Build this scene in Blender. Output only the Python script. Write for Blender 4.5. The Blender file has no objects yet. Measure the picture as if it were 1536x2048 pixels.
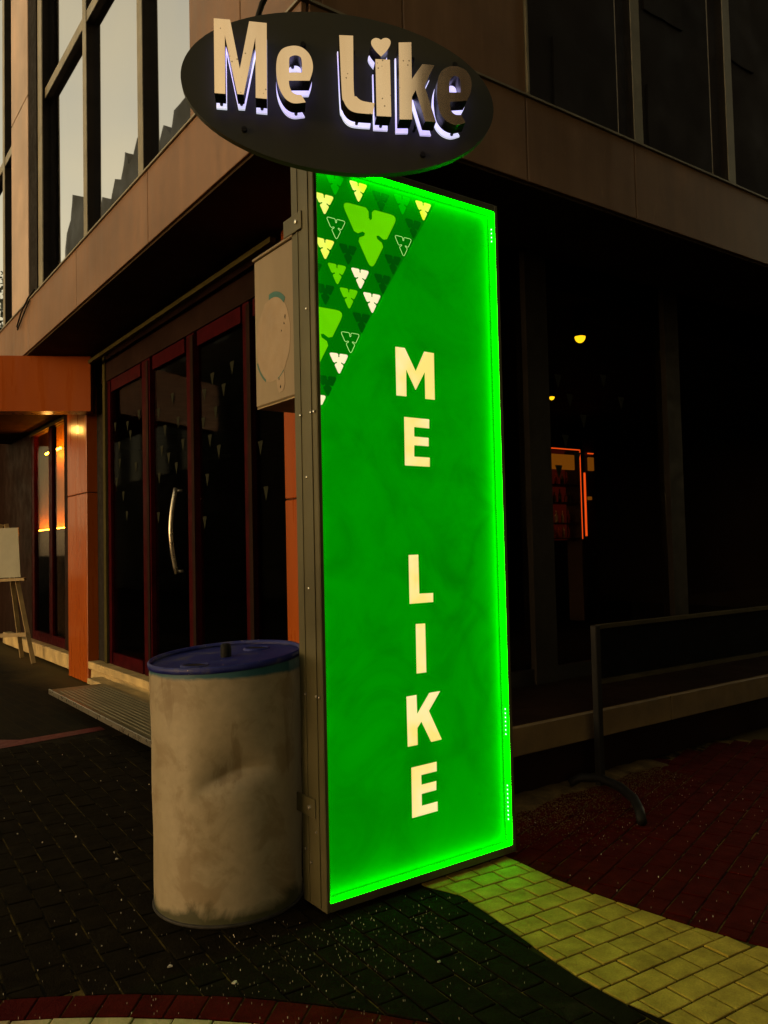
import bpy, math, random
from mathutils import Vector, Matrix
from mathutils.geometry import tessellate_polygon
random.seed(7)
R = math.radians
S = bpy.context.scene
COL = S.collection

# ------------------------------------------------------------------ camera, sky, sun, exposure
YAW, PITCH, ROLL = 0.943781, 0.042788, -0.022948
EYE = Vector((0, 0, 1.35))
_f = Vector((math.cos(YAW)*math.cos(PITCH), math.sin(YAW)*math.cos(PITCH), math.sin(PITCH)))
_r = Vector((math.sin(YAW), -math.cos(YAW), 0)); _u = _r.cross(_f)
_c, _s = math.cos(ROLL), math.sin(ROLL)
CR, CU = _c*_r + _s*_u, -_s*_r + _c*_u
cam = bpy.data.cameras.new('camera'); co = bpy.data.objects.new('camera', cam); COL.objects.link(co)
co.matrix_world = Matrix(((CR.x, CU.x, -_f.x, EYE.x), (CR.y, CU.y, -_f.y, EYE.y), (CR.z, CU.z, -_f.z, EYE.z), (0, 0, 0, 1)))
cam.sensor_fit = 'HORIZONTAL'; cam.sensor_width = 36; cam.lens = 36*1627.6/1536
cam.clip_start = 0.05; cam.clip_end = 3000
S.camera = co

SUN_AZ, SUN_EL = 182.0, 3.5
W = bpy.data.worlds.new('World'); S.world = W; W.use_nodes = True
nt = W.node_tree; bg = nt.nodes['Background']
sky = nt.nodes.new('ShaderNodeTexSky'); sky.sky_type = 'NISHITA'; sky.sun_disc = False
sky.sun_elevation = R(SUN_EL); sky.sun_rotation = R(90-SUN_AZ); sky.air_density = 1.0; sky.dust_density = 0.7; sky.ozone_density = 1.0
tint = nt.nodes.new('ShaderNodeMix'); tint.data_type = 'RGBA'; tint.blend_type = 'MULTIPLY'
tint.inputs['Factor'].default_value = 1.0; tint.inputs['B'].default_value = (1.0, 0.78, 0.45, 1)
hs = nt.nodes.new('ShaderNodeHueSaturation'); hs.inputs['Saturation'].default_value = .42
nt.links.new(sky.outputs[0], hs.inputs['Color']); nt.links.new(hs.outputs[0], tint.inputs['A']); 
cl = nt.nodes.new('ShaderNodeTexNoise'); cl.inputs['Scale'].default_value = 2.6; cl.inputs['Detail'].default_value = 6; cl.inputs['Roughness'].default_value = .5; cl.inputs['Distortion'].default_value = .6
ctc = nt.nodes.new('ShaderNodeTexCoord'); nt.links.new(ctc.outputs['Generated'], cl.inputs['Vector'])
crp = nt.nodes.new('ShaderNodeValToRGB'); crp.color_ramp.elements[0].position = .36; crp.color_ramp.elements[0].color = (.82, .88, 1.0, 1); crp.color_ramp.elements[1].position = .64; crp.color_ramp.elements[1].color = (1.10, 1.06, .98, 1)
nt.links.new(cl.outputs['Fac'], crp.inputs[0])
cm = nt.nodes.new('ShaderNodeMix'); cm.data_type = 'RGBA'; cm.blend_type = 'MULTIPLY'; cm.inputs['Factor'].default_value = 1.0
nt.links.new(tint.outputs['Result'], cm.inputs['A']); nt.links.new(crp.outputs[0], cm.inputs['B']); nt.links.new(cm.outputs['Result'], bg.inputs[0])
bg.inputs[1].default_value = 0.84
sl = bpy.data.lights.new('sun', 'SUN'); sl.energy = 0.03; sl.angle = R(12); sl.color = (1.0, 0.88, 0.62)
so = bpy.data.objects.new('sun', sl); COL.objects.link(so)
sd = Vector((math.cos(R(SUN_AZ))*math.cos(R(SUN_EL)), math.sin(R(SUN_AZ))*math.cos(R(SUN_EL)), math.sin(R(SUN_EL))))
so.rotation_euler = sd.to_track_quat('Z', 'Y').to_euler(); so.location = sd*30
S.view_settings.view_transform = 'Standard'; S.view_settings.look = 'None'
S.view_settings.exposure = 0.0; S.view_settings.gamma = 1.0
S.render.engine = 'CYCLES'
S.cycles.use_denoising = True
S.cycles.max_bounces = 4; S.cycles.diffuse_bounces = 3; S.cycles.transparent_max_bounces = 10
S.cycles.sample_clamp_indirect = 4.0
S.cycles.caustics_reflective = False; S.cycles.caustics_refractive = False

def project(p):
    v = Vector(p) - EYE
    d = v.dot(_f)
    if d < 0.05: return None
    return (768 + 1627.6*v.dot(CR)/d, 1024 - 1627.6*v.dot(CU)/d, d)
PANEL_LETTERS = [
  ('M', [(1.9734, 2.1623), (2.0214, 2.1632), (2.0756, 2.0727), (2.1239, 2.1609), (2.1753, 2.16), (2.1739, 1.9622), (2.1234, 1.9617), (2.1237, 2.0747), (2.0731, 1.9943), (2.026, 2.0751), (2.0242, 1.9632), (1.9731, 1.9625)]),
  ('E', [(2.01, 1.8777), (2.1411, 1.8772), (2.1399, 1.8389), (2.06, 1.8395), (2.0595, 1.8001), (2.1351, 1.7993), (2.1347, 1.7638), (2.0583, 1.764), (2.0569, 1.7172), (2.1387, 1.7167), (2.1375, 1.6785), (2.008, 1.6788)]),
  ('L', [(2.0156, 1.315), (2.0653, 1.3154), (2.0657, 1.1561), (2.1384, 1.155), (2.1379, 1.118), (2.0149, 1.1173)]),
  ('I', [(2.0436, 1.0344), (2.0924, 1.0331), (2.0921, 0.8343), (2.0422, 0.8348)]),
  ('K', [(1.9875, 0.7494), (2.0383, 0.7496), (2.0394, 0.6728), (2.1058, 0.75), (2.1625, 0.7498), (2.1006, 0.6771), (2.1646, 0.5523), (2.1087, 0.5505), (2.0602, 0.6397), (2.0391, 0.6171), (2.0384, 0.5501), (1.9883, 0.55)]),
  ('E', [(2.0037, 0.4652), (2.1341, 0.4667), (2.1335, 0.4286), (2.0528, 0.4272), (2.0529, 0.3885), (2.13, 0.3895), (2.1288, 0.3533), (2.0525, 0.3522), (2.0517, 0.305), (2.1338, 0.3061), (2.1332, 0.2682), (2.0017, 0.2668)]),
]
LEAVES = [
  ('g', 1.6967, 2.8029, 0.0878, 0.0813),
  ('y', 1.8074, 2.8016, 0.0876, 0.0802),
  ('d', 1.9175, 2.7871, 0.0747, 0.0657),
  ('g', 2.0266, 2.7994, 0.0834, 0.0795),
  ('y', 2.1383, 2.7990, 0.0884, 0.0795),
  ('y', 1.6471, 2.7156, 0.0839, 0.0795),
  ('o', 1.6987, 2.6293, 0.0927, 0.0836),
  ('B', 1.8632, 2.7076, 0.2772, 0.2497),
  ('d', 2.0820, 2.7100, 0.0882, 0.0770),
  ('o', 2.0275, 2.6258, 0.0922, 0.0827),
  ('y', 1.6458, 2.5394, 0.0851, 0.0796),
  ('d', 1.7520, 2.5375, 0.0892, 0.0786),
  ('d', 1.9718, 2.5373, 0.0887, 0.0793),
  ('l', 1.6989, 2.4504, 0.0875, 0.0795),
  ('c', 1.8072, 2.4513, 0.0902, 0.0825),
  ('d', 1.9170, 2.4482, 0.0892, 0.0787),
  ('d', 1.6427, 2.3613, 0.0869, 0.0760),
  ('l', 1.7515, 2.3629, 0.0883, 0.0796),
  ('c', 1.8622, 2.3628, 0.0905, 0.0826),
  ('B', 1.5910, 2.2700, 0.2793, 0.2517),
  ('d', 1.8089, 2.2740, 0.0879, 0.0799),
  ('o', 1.7542, 2.1887, 0.0919, 0.0841),
  ('c', 1.6990, 2.1006, 0.0899, 0.0825),
  ('d', 1.6446, 2.0074, 0.0858, 0.0757),
  ('c', 1.5935, 1.9312, 0.0827, 0.0767),
  ('d', 1.5877, 2.4388, 0.0832, 0.0708),
]
OVAL_LETTERS = {
  'M': [(-0.388, 0.1704), (-0.3365, 0.1691), (-0.3079, 0.0085), (-0.2759, 0.1675), (-0.22, 0.1652), (-0.2231, -0.0859), (-0.259, -0.0842), (-0.257, 0.1142), (-0.2967, -0.0751), (-0.3171, -0.0748), (-0.3538, 0.1165), (-0.3548, -0.0763), (-0.3887, -0.0752)],
  'e': [(-0.1521, -0.0219), (-0.0851, -0.0182), (-0.0766, 0.0073), (-0.0734, 0.0289), (-0.0768, 0.0525), (-0.0869, 0.0734), (-0.1063, 0.0901), (-0.1293, 0.0954), (-0.1547, 0.0908), (-0.1733, 0.0802), (-0.1863, 0.058), (-0.1914, 0.0293), (-0.1919, 0.0008), (-0.1889, -0.0274), (-0.1814, -0.053), (-0.1691, -0.076), (-0.1533, -0.0906), (-0.1327, -0.0962), (-0.099, -0.0909), (-0.1126, -0.0672), (-0.1299, -0.0657), (-0.1435, -0.057), (-0.1506, -0.0396)],
  'eh': [(-0.1505, 0.0055), (-0.1497, 0.0483), (-0.1438, 0.0586), (-0.1298, 0.0637), (-0.1161, 0.0603), (-0.1098, 0.0482), (-0.1089, 0.0078)],
  'L': [(0.0141, 0.1397), (0.0599, 0.1406), (0.0582, -0.0435), (0.0664, -0.0626), (0.0822, -0.0755), (0.1078, -0.0801), (0.1254, -0.0815), (0.1197, -0.1194), (0.0844, -0.1188), (0.0557, -0.1153), (0.0368, -0.1032), (0.0245, -0.0811), (0.0187, -0.0521)],
  'heart': [(0.1506, 0.0757), (0.1342, 0.0919), (0.1217, 0.1092), (0.1187, 0.1206), (0.1221, 0.1307), (0.1336, 0.1373), (0.1449, 0.136), (0.1513, 0.1318), (0.1595, 0.1376), (0.1709, 0.1396), (0.1812, 0.1343), (0.1835, 0.1229), (0.1783, 0.1094), (0.1666, 0.0922)],
  'i': [(0.1317, 0.0664), (0.1799, 0.0666), (0.1799, -0.1249), (0.1315, -0.1247)],
  'k': [(0.2103, 0.1268), (0.2528, 0.1304), (0.2514, 0.0053), (0.288, 0.058), (0.3284, 0.057), (0.2937, -0.0152), (0.329, -0.1355), (0.2923, -0.135), (0.2632, -0.031), (0.2505, -0.0547), (0.2493, -0.1308), (0.2073, -0.1328)],
  'e2': [(0.3786, -0.0647), (0.4351, -0.0585), (0.4492, -0.0295), (0.4534, 0.0007), (0.4475, 0.0271), (0.4314, 0.0478), (0.4018, 0.0572), (0.3719, 0.0528), (0.3499, 0.0349), (0.3393, 0.0078), (0.3351, -0.0255), (0.3358, -0.0652), (0.3415, -0.098), (0.354, -0.1205), (0.3734, -0.1361), (0.3997, -0.1421), (0.429, -0.1334), (0.4155, -0.1076), (0.3973, -0.1078), (0.3843, -0.0992), (0.3788, -0.0829)],
  'e2h': [(0.3768, -0.0333), (0.3777, -0.0), (0.3841, 0.0169), (0.3959, 0.0242), (0.4091, 0.0199), (0.4146, 0.0053), (0.4149, -0.0313)],
}

# ------------------------------------------------------------------ helpers
class MB:
    """collects shapes; build() links them as one mesh object"""
    def __init__(s): s.v = []; s.f = []; s.m = []
    def add(s, vs, fs, mi=0):
        o = len(s.v); s.v += [tuple(v) for v in vs]
        s.f += [tuple(i+o for i in f) for f in fs]; s.m += [mi]*len(fs); return s
    def box(s, x0, x1, y0, y1, z0, z1, mi=0, b=0.0):
        if x0 > x1: x0, x1 = x1, x0
        if y0 > y1: y0, y1 = y1, y0
        if z0 > z1: z0, z1 = z1, z0
        if b <= 0:
            vs = [(x, y, z) for z in (z0, z1) for y in (y0, y1) for x in (x0, x1)]
            return s.add(vs, [(0,2,3,1), (4,5,7,6), (0,1,5,4), (2,6,7,3), (0,4,6,2), (1,3,7,5)], mi)
        b = min(b, .45*(x1-x0), .45*(y1-y0), .45*(z1-z0))
        pts = []; idx = {}
        for ix, (xo, xi) in enumerate(((x0, x0+b), (x1, x1-b))):
            for iy, (yo, yi) in enumerate(((y0, y0+b), (y1, y1-b))):
                for iz, (zo, zi) in enumerate(((z0, z0+b), (z1, z1-b))):
                    idx[ix, iy, iz, 0] = len(pts); pts.append((xo, yi, zi))
                    idx[ix, iy, iz, 1] = len(pts); pts.append((xi, yo, zi))
                    idx[ix, iy, iz, 2] = len(pts); pts.append((xi, yi, zo))
        fs = []
        q = [(0,0), (0,1), (1,1), (1,0)]
        for k in (0, 1):
            fs.append(tuple(idx[k, a, c, 0] for a, c in q)); fs.append(tuple(idx[a, k, c, 1] for a, c in q)); fs.append(tuple(idx[a, c, k, 2] for a, c in q))
        for a in (0, 1):
            for c in (0, 1):
                fs.append((idx[a,c,0,0], idx[a,c,1,0], idx[a,c,1,1], idx[a,c,0,1]))
                fs.append((idx[a,0,c,0], idx[a,1,c,0], idx[a,1,c,2], idx[a,0,c,2]))
                fs.append((idx[0,a,c,1], idx[1,a,c,1], idx[1,a,c,2], idx[0,a,c,2]))
                for d in (0, 1): fs.append((idx[a,c,d,0], idx[a,c,d,1], idx[a,c,d,2]))
        return s.add(pts, fs, mi)
    def tube(s, path, r, n=10, mi=0, caps=True):
        path = [Vector(p) for p in path]; rs = r if isinstance(r, (list, tuple)) else [r]*len(path)
        vs = []; fs = []; up = None
        for i, p in enumerate(path):
            t = (path[min(i+1, len(path)-1)] - path[max(i-1, 0)]).normalized()
            if up is None: up = Vector((0, 0, 1)) if abs(t.z) < .9 else Vector((1, 0, 0))
            a = t.cross(up).normalized(); b2 = a.cross(t).normalized(); up = b2
            for k in range(n):
                q = 2*math.pi*k/n; vs.append(p + rs[i]*(math.cos(q)*a + math.sin(q)*b2))
        for i in range(len(path)-1):
            for k in range(n):
                fs.append((i*n+k, i*n+(k+1) % n, (i+1)*n+(k+1) % n, (i+1)*n+k))
        if caps: fs += [tuple(range(n)), tuple(range((len(path)-1)*n, len(path)*n))[::-1]]
        return s.add(vs, fs, mi)
    def bar(s, a, b, w, t, mi=0):
        a, b = Vector(a), Vector(b); d = (b-a).normalized()
        up = Vector((0, 0, 1)) if abs(d.z) < .9 else Vector((0, 1, 0))
        e = d.cross(up).normalized(); g = e.cross(d).normalized()
        vs = [p + sx*w/2*e + sz*t/2*g for p in (a, b) for sx, sz in ((-1,-1), (1,-1), (1,1), (-1,1))]
        return s.add(vs, [(0,3,2,1), (4,5,6,7), (0,1,5,4), (1,2,6,5), (2,3,7,6), (3,0,4,7)], mi)
    def lathe(s, prof, c=(0, 0), n=48, mi=0, fn=None):
        vs = []; fs = []
        for r, z in prof:
            for k in range(n):
                a = 2*math.pi*k/n; vs.append((c[0]+r*math.cos(a), c[1]+r*math.sin(a), z))
        for i in range(len(prof)-1):
            for k in range(n): fs.append((i*n+k, i*n+(k+1) % n, (i+1)*n+(k+1) % n, (i+1)*n+k))
        if fn: vs = [fn(Vector(v)) for v in vs]
        return s.add(vs, fs, mi)
    def prism(s, outer, P, n0, n1, hole=None, mi=0, side=None, back=None):
        """outer: list of 2D points; P(u, v, w) -> 3D; w runs n0 (back) to n1 (front)"""
        side = mi if side is None else side
        loops = [outer] + ([hole] if hole else [])
        tri = tessellate_polygon([[Vector((u, v, 0)) for u, v in l] for l in loops])
        flat = [p for l in loops for p in l]; N = len(flat)
        s.add([P(u, v, n1) for u, v in flat], [tuple(t) for t in tri], mi)
        s.add([P(u, v, n0) for u, v in flat], [tuple(t[::-1]) for t in tri], side if back is None else back)
        o = 0
        for l in loops:
            k = len(l); vs = [P(u, v, n0) for u, v in l] + [P(u, v, n1) for u, v in l]
            s.add(vs, [(i, (i+1) % k, k+(i+1) % k, k+i) for i in range(k)], side)
        return s
    def build(s, name, mats, parent=None, smooth=False):
        me = bpy.data.meshes.new(name); me.from_pydata(s.v, [], s.f)
        for m in (mats if isinstance(mats, (list, tuple)) else [mats]): me.materials.append(M[m])
        if any(s.m): me.polygons.foreach_set('material_index', s.m)
        import bmesh
        bm = bmesh.new(); bm.from_mesh(me); bmesh.ops.recalc_face_normals(bm, faces=bm.faces); bm.to_mesh(me); bm.free()
        if smooth: me.polygons.foreach_set('use_smooth', [True]*len(me.polygons))
        me.update()
        o = bpy.data.objects.new(name, me); COL.objects.link(o)
        if parent is not None: o.parent = parent; o.matrix_parent_inverse = parent_world(parent).inverted()
        return o

def parent_world(p):
    m = Matrix.LocRotScale(p.location, p.rotation_euler, p.scale)
    return parent_world(p.parent) @ p.matrix_parent_inverse @ m if p.parent else m

def tag(o, label=None, cat=None, group=None, kind=None):
    if label: o['label'] = label
    if cat: o['category'] = cat
    if group: o['group'] = group
    if kind: o['kind'] = kind
    return o

def thing(name, label, cat, loc=(0, 0, 0), group=None):
    o = bpy.data.objects.new(name, None); COL.objects.link(o); o.location = loc; o.empty_display_size = .1
    return tag(o, label, cat, group)

def smooth_poly(pts, cut=48, k=4):
    n = len(pts); V2 = [Vector(p) for p in pts]; sharp = []
    for i in range(n):
        a = V2[i]-V2[i-1]; b = V2[(i+1) % n]-V2[i]
        sharp.append(math.degrees(a.angle(b)) > cut if a.length > 1e-6 and b.length > 1e-6 else True)
    out = []
    for i in range(n):
        p1, p2 = V2[i], V2[(i+1) % n]
        out.append(tuple(p1))
        if sharp[i] and sharp[(i+1) % n]: continue
        p0 = p1*2-p2 if sharp[i] else V2[i-1]
        p3 = p2*2-p1 if sharp[(i+1) % n] else V2[(i+2) % n]
        for j in range(1, k):
            t = j/k
            q = .5*((2*p1) + (p2-p0)*t + (2*p0-5*p1+4*p2-p3)*t*t + (3*p1-p0-3*p2+p3)*t**3)
            out.append(tuple(q))
    return out

# ------------------------------------------------------------------ materials
M = {}
def srgb(r, g, b): return tuple(((c/255)/12.92 if c/255 <= .04045 else ((c/255+.055)/1.055)**2.4) for c in (r, g, b))
class N:
    def __init__(s, name):
        s.m = bpy.data.materials.new(name); M[name] = s.m; s.m.use_nodes = True
        s.t = s.m.node_tree; s.b = s.t.nodes['Principled BSDF']; s._c = None
    def n(s, t): return s.t.nodes.new('ShaderNode'+t)
    def l(s, a, b): s.t.links.new(a, b)
    def co(s, kind='Object'):
        if s._c is None: s._c = s.n('TexCoord')
        return s._c.outputs[kind]
    def noise(s, scale, detail=4, rough=.55, dist=0, stretch=None, kind='Object'):
        t = s.n('TexNoise'); t.inputs['Scale'].default_value = scale; t.inputs['Detail'].default_value = detail
        t.inputs['Roughness'].default_value = rough; t.inputs['Distortion'].default_value = dist
        c = s.co(kind)
        if stretch:
            mp = s.n('Mapping'); mp.inputs['Scale'].default_value = stretch; s.l(c, mp.inputs[0]); c = mp.outputs[0]
        s.l(c, t.inputs['Vector']); return t.outputs['Fac']
    def ramp(s, fac, stops):
        r = s.n('ValToRGB'); e = r.color_ramp.elements
        while len(e) < len(stops): e.new(.5)
        for el, (p, c) in zip(e, stops):
            el.position = p; el.color = (*c, 1) if len(c) == 3 else c
        s.l(fac, r.inputs[0]); return r.outputs[0]
    def mix(s, fac, a, b, mode='MIX'):
        x = s.n('Mix'); x.data_type = 'RGBA'; x.blend_type = mode
        for inp, v in (('Factor', fac), ('A', a), ('B', b)):
            sock = [i for i in x.inputs if i.name == inp and (i.type == ('VALUE' if inp == 'Factor' else 'RGBA'))][0]
            if isinstance(v, (int, float)): sock.default_value = v
            elif isinstance(v, tuple): sock.default_value = (*v, 1) if len(v) == 3 else v
            else: s.l(v, sock)
        return [o for o in x.outputs if o.type == 'RGBA'][0]
    def math(s, op, a, b=0.0):
        x = s.n('Math'); x.operation = op
        for i, v in ((0, a), (1, b)):
            if isinstance(v, (int, float)): x.inputs[i].default_value = v
            else: s.l(v, x.inputs[i])
        return x.outputs[0]
    def xyz(s, kind='Object'):
        x = s.n('SeparateXYZ'); s.l(s.co(kind), x.inputs[0]); return x.outputs
    def set(s, **k):
        names = dict(color='Base Color', rough='Roughness', metal='Metallic', spec='Specular IOR Level', emit='Emission Color', power='Emission Strength', ior='IOR', coat='Coat Weight', coat_rough='Coat Roughness')
        for a, v in k.items():
            i = s.b.inputs[names[a]]
            if isinstance(v, tuple): i.default_value = (*v, 1)
            elif isinstance(v, (int, float)): i.default_value = v
            else: s.l(v, i)
        return s
    def bump(s, h, strength=.3, dist=.01):
        b = s.n('Bump'); b.inputs['Strength'].default_value = strength; b.inputs['Distance'].default_value = dist
        s.l(h, b.inputs['Height']); s.l(b.outputs[0], s.b.inputs['Normal']); return s

def plain(name, col, rough=.5, metal=0, var=.25, scale=6, bump=0.0, spec=.5, bscale=60):
    n = N(name); f = n.noise(scale, 5)
    lo = tuple(c*(1-var) for c in col); hi = tuple(min(1, c*(1+var)) for c in col)
    n.set(color=n.ramp(f, [(.3, lo), (.7, hi)]), rough=n.ramp(n.noise(scale*2.3, 4), [(.3, (rough*.8,)*3), (.7, (min(1, rough*1.2),)*3)]), metal=metal, spec=spec)
    if bump: n.bump(n.noise(bscale, 5), bump, .004)
    return n
def glow(name, col, power=1.0, base=(0, 0, 0)):
    n = N(name); n.m.cycles.emission_sampling = 'NONE' if name in ('led_chip', 'bar_amber', 'bulb_dim', 'letter_rim') else 'FRONT'; n.set(color=base, rough=.5, emit=col, power=power, spec=.1); return n

# cladding: warm beige aluminium sheet, faint vertical streaks and dirt
def cladding(name, col):
    n = N(name)
    st = n.noise(9, 5, .6, 0, (1, 1, .10)); bl = n.noise(1.4, 4, .6)
    c = n.ramp(st, [(.3, tuple(x*.78 for x in col)), (.72, tuple(x*1.14 for x in col))])
    c = n.mix(n.ramp(bl, [(.40, (0,)*3), (.70, (.65,)*3)]), c, tuple(x*.5 for x in col)); dr_ = n.noise(26, 6, .7, 1.0, (1, 1, .22)); c = n.mix(n.ramp(dr_, [(.60, (0,)*3), (.74, (.35,)*3)]), c, tuple(min(1, x*1.7) for x in col))
    n.set(color=c, rough=n.ramp(st, [(.3, (.34,)*3), (.7, (.5,)*3)]), metal=0, spec=.22)
    n.bump(n.noise(1.6, 2), .14, .03)
cladding('cladding', (.178, .100, .055)); cladding('cladding_pale', (.40, .30, .235))
plain('gap', (.012, .010, .008), .8, spec=.08)
plain('frame_light', (.20, .18, .125), .42, .3, .2, 5)
plain('frame_dark', (.010, .008, .006), .6, 0, .3, 5, spec=.10)
plain('soffit', (.038, .025, .013), .6, 0, .3, 2, spec=.02)
plain('wall_dark', (.012, .006, .004), .6, 0, .3, 2, spec=.02)
plain('inner_wall', (.016, .013, .010), .8, 0, .3, 2, spec=.08)
plain('red_frame', (.022, .0012, .002), .5, 0, .35, 7, spec=.02)
plain('olive_trim', (.045, .038, .012), .5, .2, .2, 5, spec=.02)
n = N('orange'); f = n.noise(3, 4, .6, 0, (1, 1, .25))
n.set(color=n.ramp(f, [(.3, (.190, .036, .0012)), (.7, (.225, .047, .002))]), rough=n.ramp(n.noise(14, 5, .6, 0, (1, 1, .08)), [(.3, (.22,)*3), (.7, (.42,)*3)]), spec=.22, coat=.05)
n.bump(n.noise(3, 2, .5, 0, (1, 1, .3)), .05, .02)

# reflective upper glazing
n = N('mirror_glass'); g = n.n('BsdfGlossy'); g.inputs['Roughness'].default_value = .012
d = n.n('BsdfDiffuse'); d.inputs['Color'].default_value = (.004, .004, .0035, 1)
g.inputs['Color'].default_value = (.84, .85, .97, 1)
bp = n.n('Bump'); bp.inputs['Strength'].default_value = .022; bp.inputs['Distance'].default_value = .02
n.l(n.noise(1.7, 2, .5), bp.inputs['Height']); n.l(bp.outputs[0], g.inputs['Normal'])
fr = n.n('LayerWeight'); fr.inputs['Blend'].default_value = .42
fac = n.ramp(fr.outputs['Facing'], [(0, (.55,)*3), (1, (.97,)*3)])
mx = n.n('MixShader'); n.l(fac, mx.inputs[0]); n.l(d.outputs[0], mx.inputs[1]); n.l(g.outputs[0], mx.inputs[2])
n.l(mx.outputs[0], n.t.nodes['Material Output'].inputs[0])
# shop glass: see-through, tinted, with a fresnel reflection
def clear(name, tintc, gl=.04):
    n = N(name); g = n.n('BsdfGlossy'); g.inputs['Roughness'].default_value = gl
    tr = n.n('BsdfTransparent'); tr.inputs['Color'].default_value = (*tintc, 1)
    fr = n.n('LayerWeight'); fr.inputs['Blend'].default_value = .5
    fc = n.math('ADD', n.math('MULTIPLY', n.math('POWER', fr.outputs['Facing'], 4.0), .12), .012)
    mx = n.n('MixShader'); n.l(fc, mx.inputs[0]); n.l(tr.outputs[0], mx.inputs[1]); n.l(g.outputs[0], mx.inputs[2])
    n.l(mx.outputs[0], n.t.nodes['Material Output'].inputs[0])
clear('door_glass', (.70, .67, .60)); clear('shop_glass', (.55, .52, .48), .02)
n = N('sticker'); n.set(color=(.014, .015, .009), rough=.8, spec=.03)

# illuminated sign
plain('sign_frame', (.080, .070, .030), .42, .35, .25, 3, .12, .5, 18)
plain('bolt', (.6, .58, .5), .25, .9, .1, 20)
n = N('panel_green'); sm = n.noise(2.6, 5, .62, 1.6); vein = n.n('TexVoronoi'); vein.feature = 'DISTANCE_TO_EDGE'; vein.inputs['Scale'].default_value = 2.3
w = n.n('TexNoise'); w.inputs['Scale'].default_value = 1.8; w.inputs['Detail'].default_value = 5
mp = n.mix(.35, n.co(), w.outputs['Color']); n.l(n.co(), w.inputs['Vector']); n.l(mp, vein.inputs['Vector'])
cre = n.ramp(vein.outputs['Distance'], [(0, (.80,)*3), (.06, (1,)*3)])
crm = n.mix(n.ramp(n.noise(1.3, 3), [(.45, (0,)*3), (.62, (1,)*3)]), (1., 1., 1.), cre)
em = n.mix(1.0, n.ramp(sm, [(.28, (0, .150, 0)), (.5, (0, .205, 0)), (.75, (0, .238, .000))]), crm, 'MULTIPLY')
n.set(color=(0, .105, 0), rough=.4, spec=.06, emit=em, power=1.18); n.m.cycles.emission_sampling = 'NONE'
def film(name, col, power=1.0, vary=None):
    n = N(name); e = col; n.m.cycles.emission_sampling = 'NONE'
    if vary: e = n.ramp(n.noise(5, 3), [(.40, vary), (.60, col)])
    n.set(color=tuple(.105*c/max(col) for c in col), rough=.4, spec=.06, emit=e, power=power)
film('film_shade', (0, .140, 0)); film('film_dark', (0, .055, .001)); film('film_green', (.0, .36, .0))
film('film_lime', (.13, .62, .0), 1, (.11, .56, 0)); film('film_yellow', (.95, .98, .22), 1, (.86, .98, .03)); film('film_cream', (1.0, .90, .52))
film('film_letter', (1.0, .84, .36), 1, (1.0, .78, .20)); film('film_line', (.45, .95, .22))
glow('led_green', (0.0, 1.0, 0.0), 30.0, (0, .5, 0)); glow('led_green_dim', (0.0, 1.0, 0.0), 1.6, (0, .5, 0)); glow('led_chip', (.55, 1.0, .75), 2.2)
plain('seam', (0, .05, 0), .6, 0, .1, 5)

# oval sign
n = N('plate'); f = n.noise(4, 5, .6); v = n.n('TexVoronoi'); v.inputs['Scale'].default_value = 34; n.l(n.co(), v.inputs['Vector'])
n.set(color=n.ramp(f, [(.3, (.012, .0125, .006)), (.7, (.021, .021, .010))]), rough=n.ramp(f, [(.3, (.45,)*3), (.7, (.65,)*3)]), spec=.22)
n.bump(n.noise(40, 4), .08, .004)
n = N('brass'); br = n.noise(7, 5, .6, 0, (1, 1, .12)); v = n.n('TexVoronoi'); v.inputs['Scale'].default_value = 60; n.l(n.co(), v.inputs['Vector'])
vc = n.n('TexNoise'); vc.inputs['Scale'].default_value = 14; n.l(n.co(), vc.inputs['Vector'])
spot = n.math('MULTIPLY', n.math('LESS_THAN', v.outputs['Distance'], .17), n.math('GREATER_THAN', vc.outputs['Fac'], .55))
base = n.ramp(br, [(.3, (.84, .60, .40)), (.7, (1.0, .77, .58))])
n.set(color=n.mix(n.math('MULTIPLY', spot, .72), base, (.12, .075, .035)), rough=n.ramp(br, [(.3, (.07,)*3), (.7, (.13,)*3)]), metal=.92)
n.bump(n.noise(5, 2), .05, .006)
plain('letter_side', (.022, .018, .013), .28, .55, .2, 10)
glow('letter_rim', (1.0, .93, .86), .55, (.5, .5, .5)); 
n = N('acrylic_white'); n.set(color=(.7, .7, .72), rough=.35, emit=n.ramp(n.noise(6, 2), [(.35, (.62, .50, 1.0)), (.6, (.85, .90, 1.0))]), power=.70)
glow('halo_led', (.40, .30, 1.0), 2.2)
plain('black_rubber', (.006, .006, .005), .6, spec=.1)

# drum
n = N('drum_paint'); z = n.xyz()[2]
dirt = n.noise(5.5, 6, .62, .5); fine = n.noise(26, 5, .6); streak = n.noise(12, 5, .6, .4, (1, 1, .18))
c = n.ramp(fine, [(.3, (.205, .165, .100)), (.7, (.255, .208, .130))])
c = n.mix(n.ramp(dirt, [(.52, (0,)*3), (.60, (.55,)*3)]), c, (.145, .098, .045))
c = n.mix(n.ramp(streak, [(.60, (0,)*3), (.66, (.6,)*3)]), c, (.125, .085, .038))
c = n.mix(n.ramp(n.math('ADD', n.math('MULTIPLY', z, -7.0), n.math('MULTIPLY', dirt, 1.3)), [(.12, (0,)*3), (.40, (.95,)*3)]), c, (.032, .034, .012))
c = n.mix(n.ramp(n.math('ADD', n.math('MULTIPLY', n.math('SUBTRACT', z, .872), 11.0), n.math('MULTIPLY', dirt, .38)), [(.28, (0,)*3), (.42, (1,)*3)]), c, (.010, .060, .075))
n.set(color=c, rough=n.ramp(fine, [(.3, (.42,)*3), (.7, (.6,)*3)]), spec=.4); n.bump(n.noise(55, 5), .12, .003)
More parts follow.
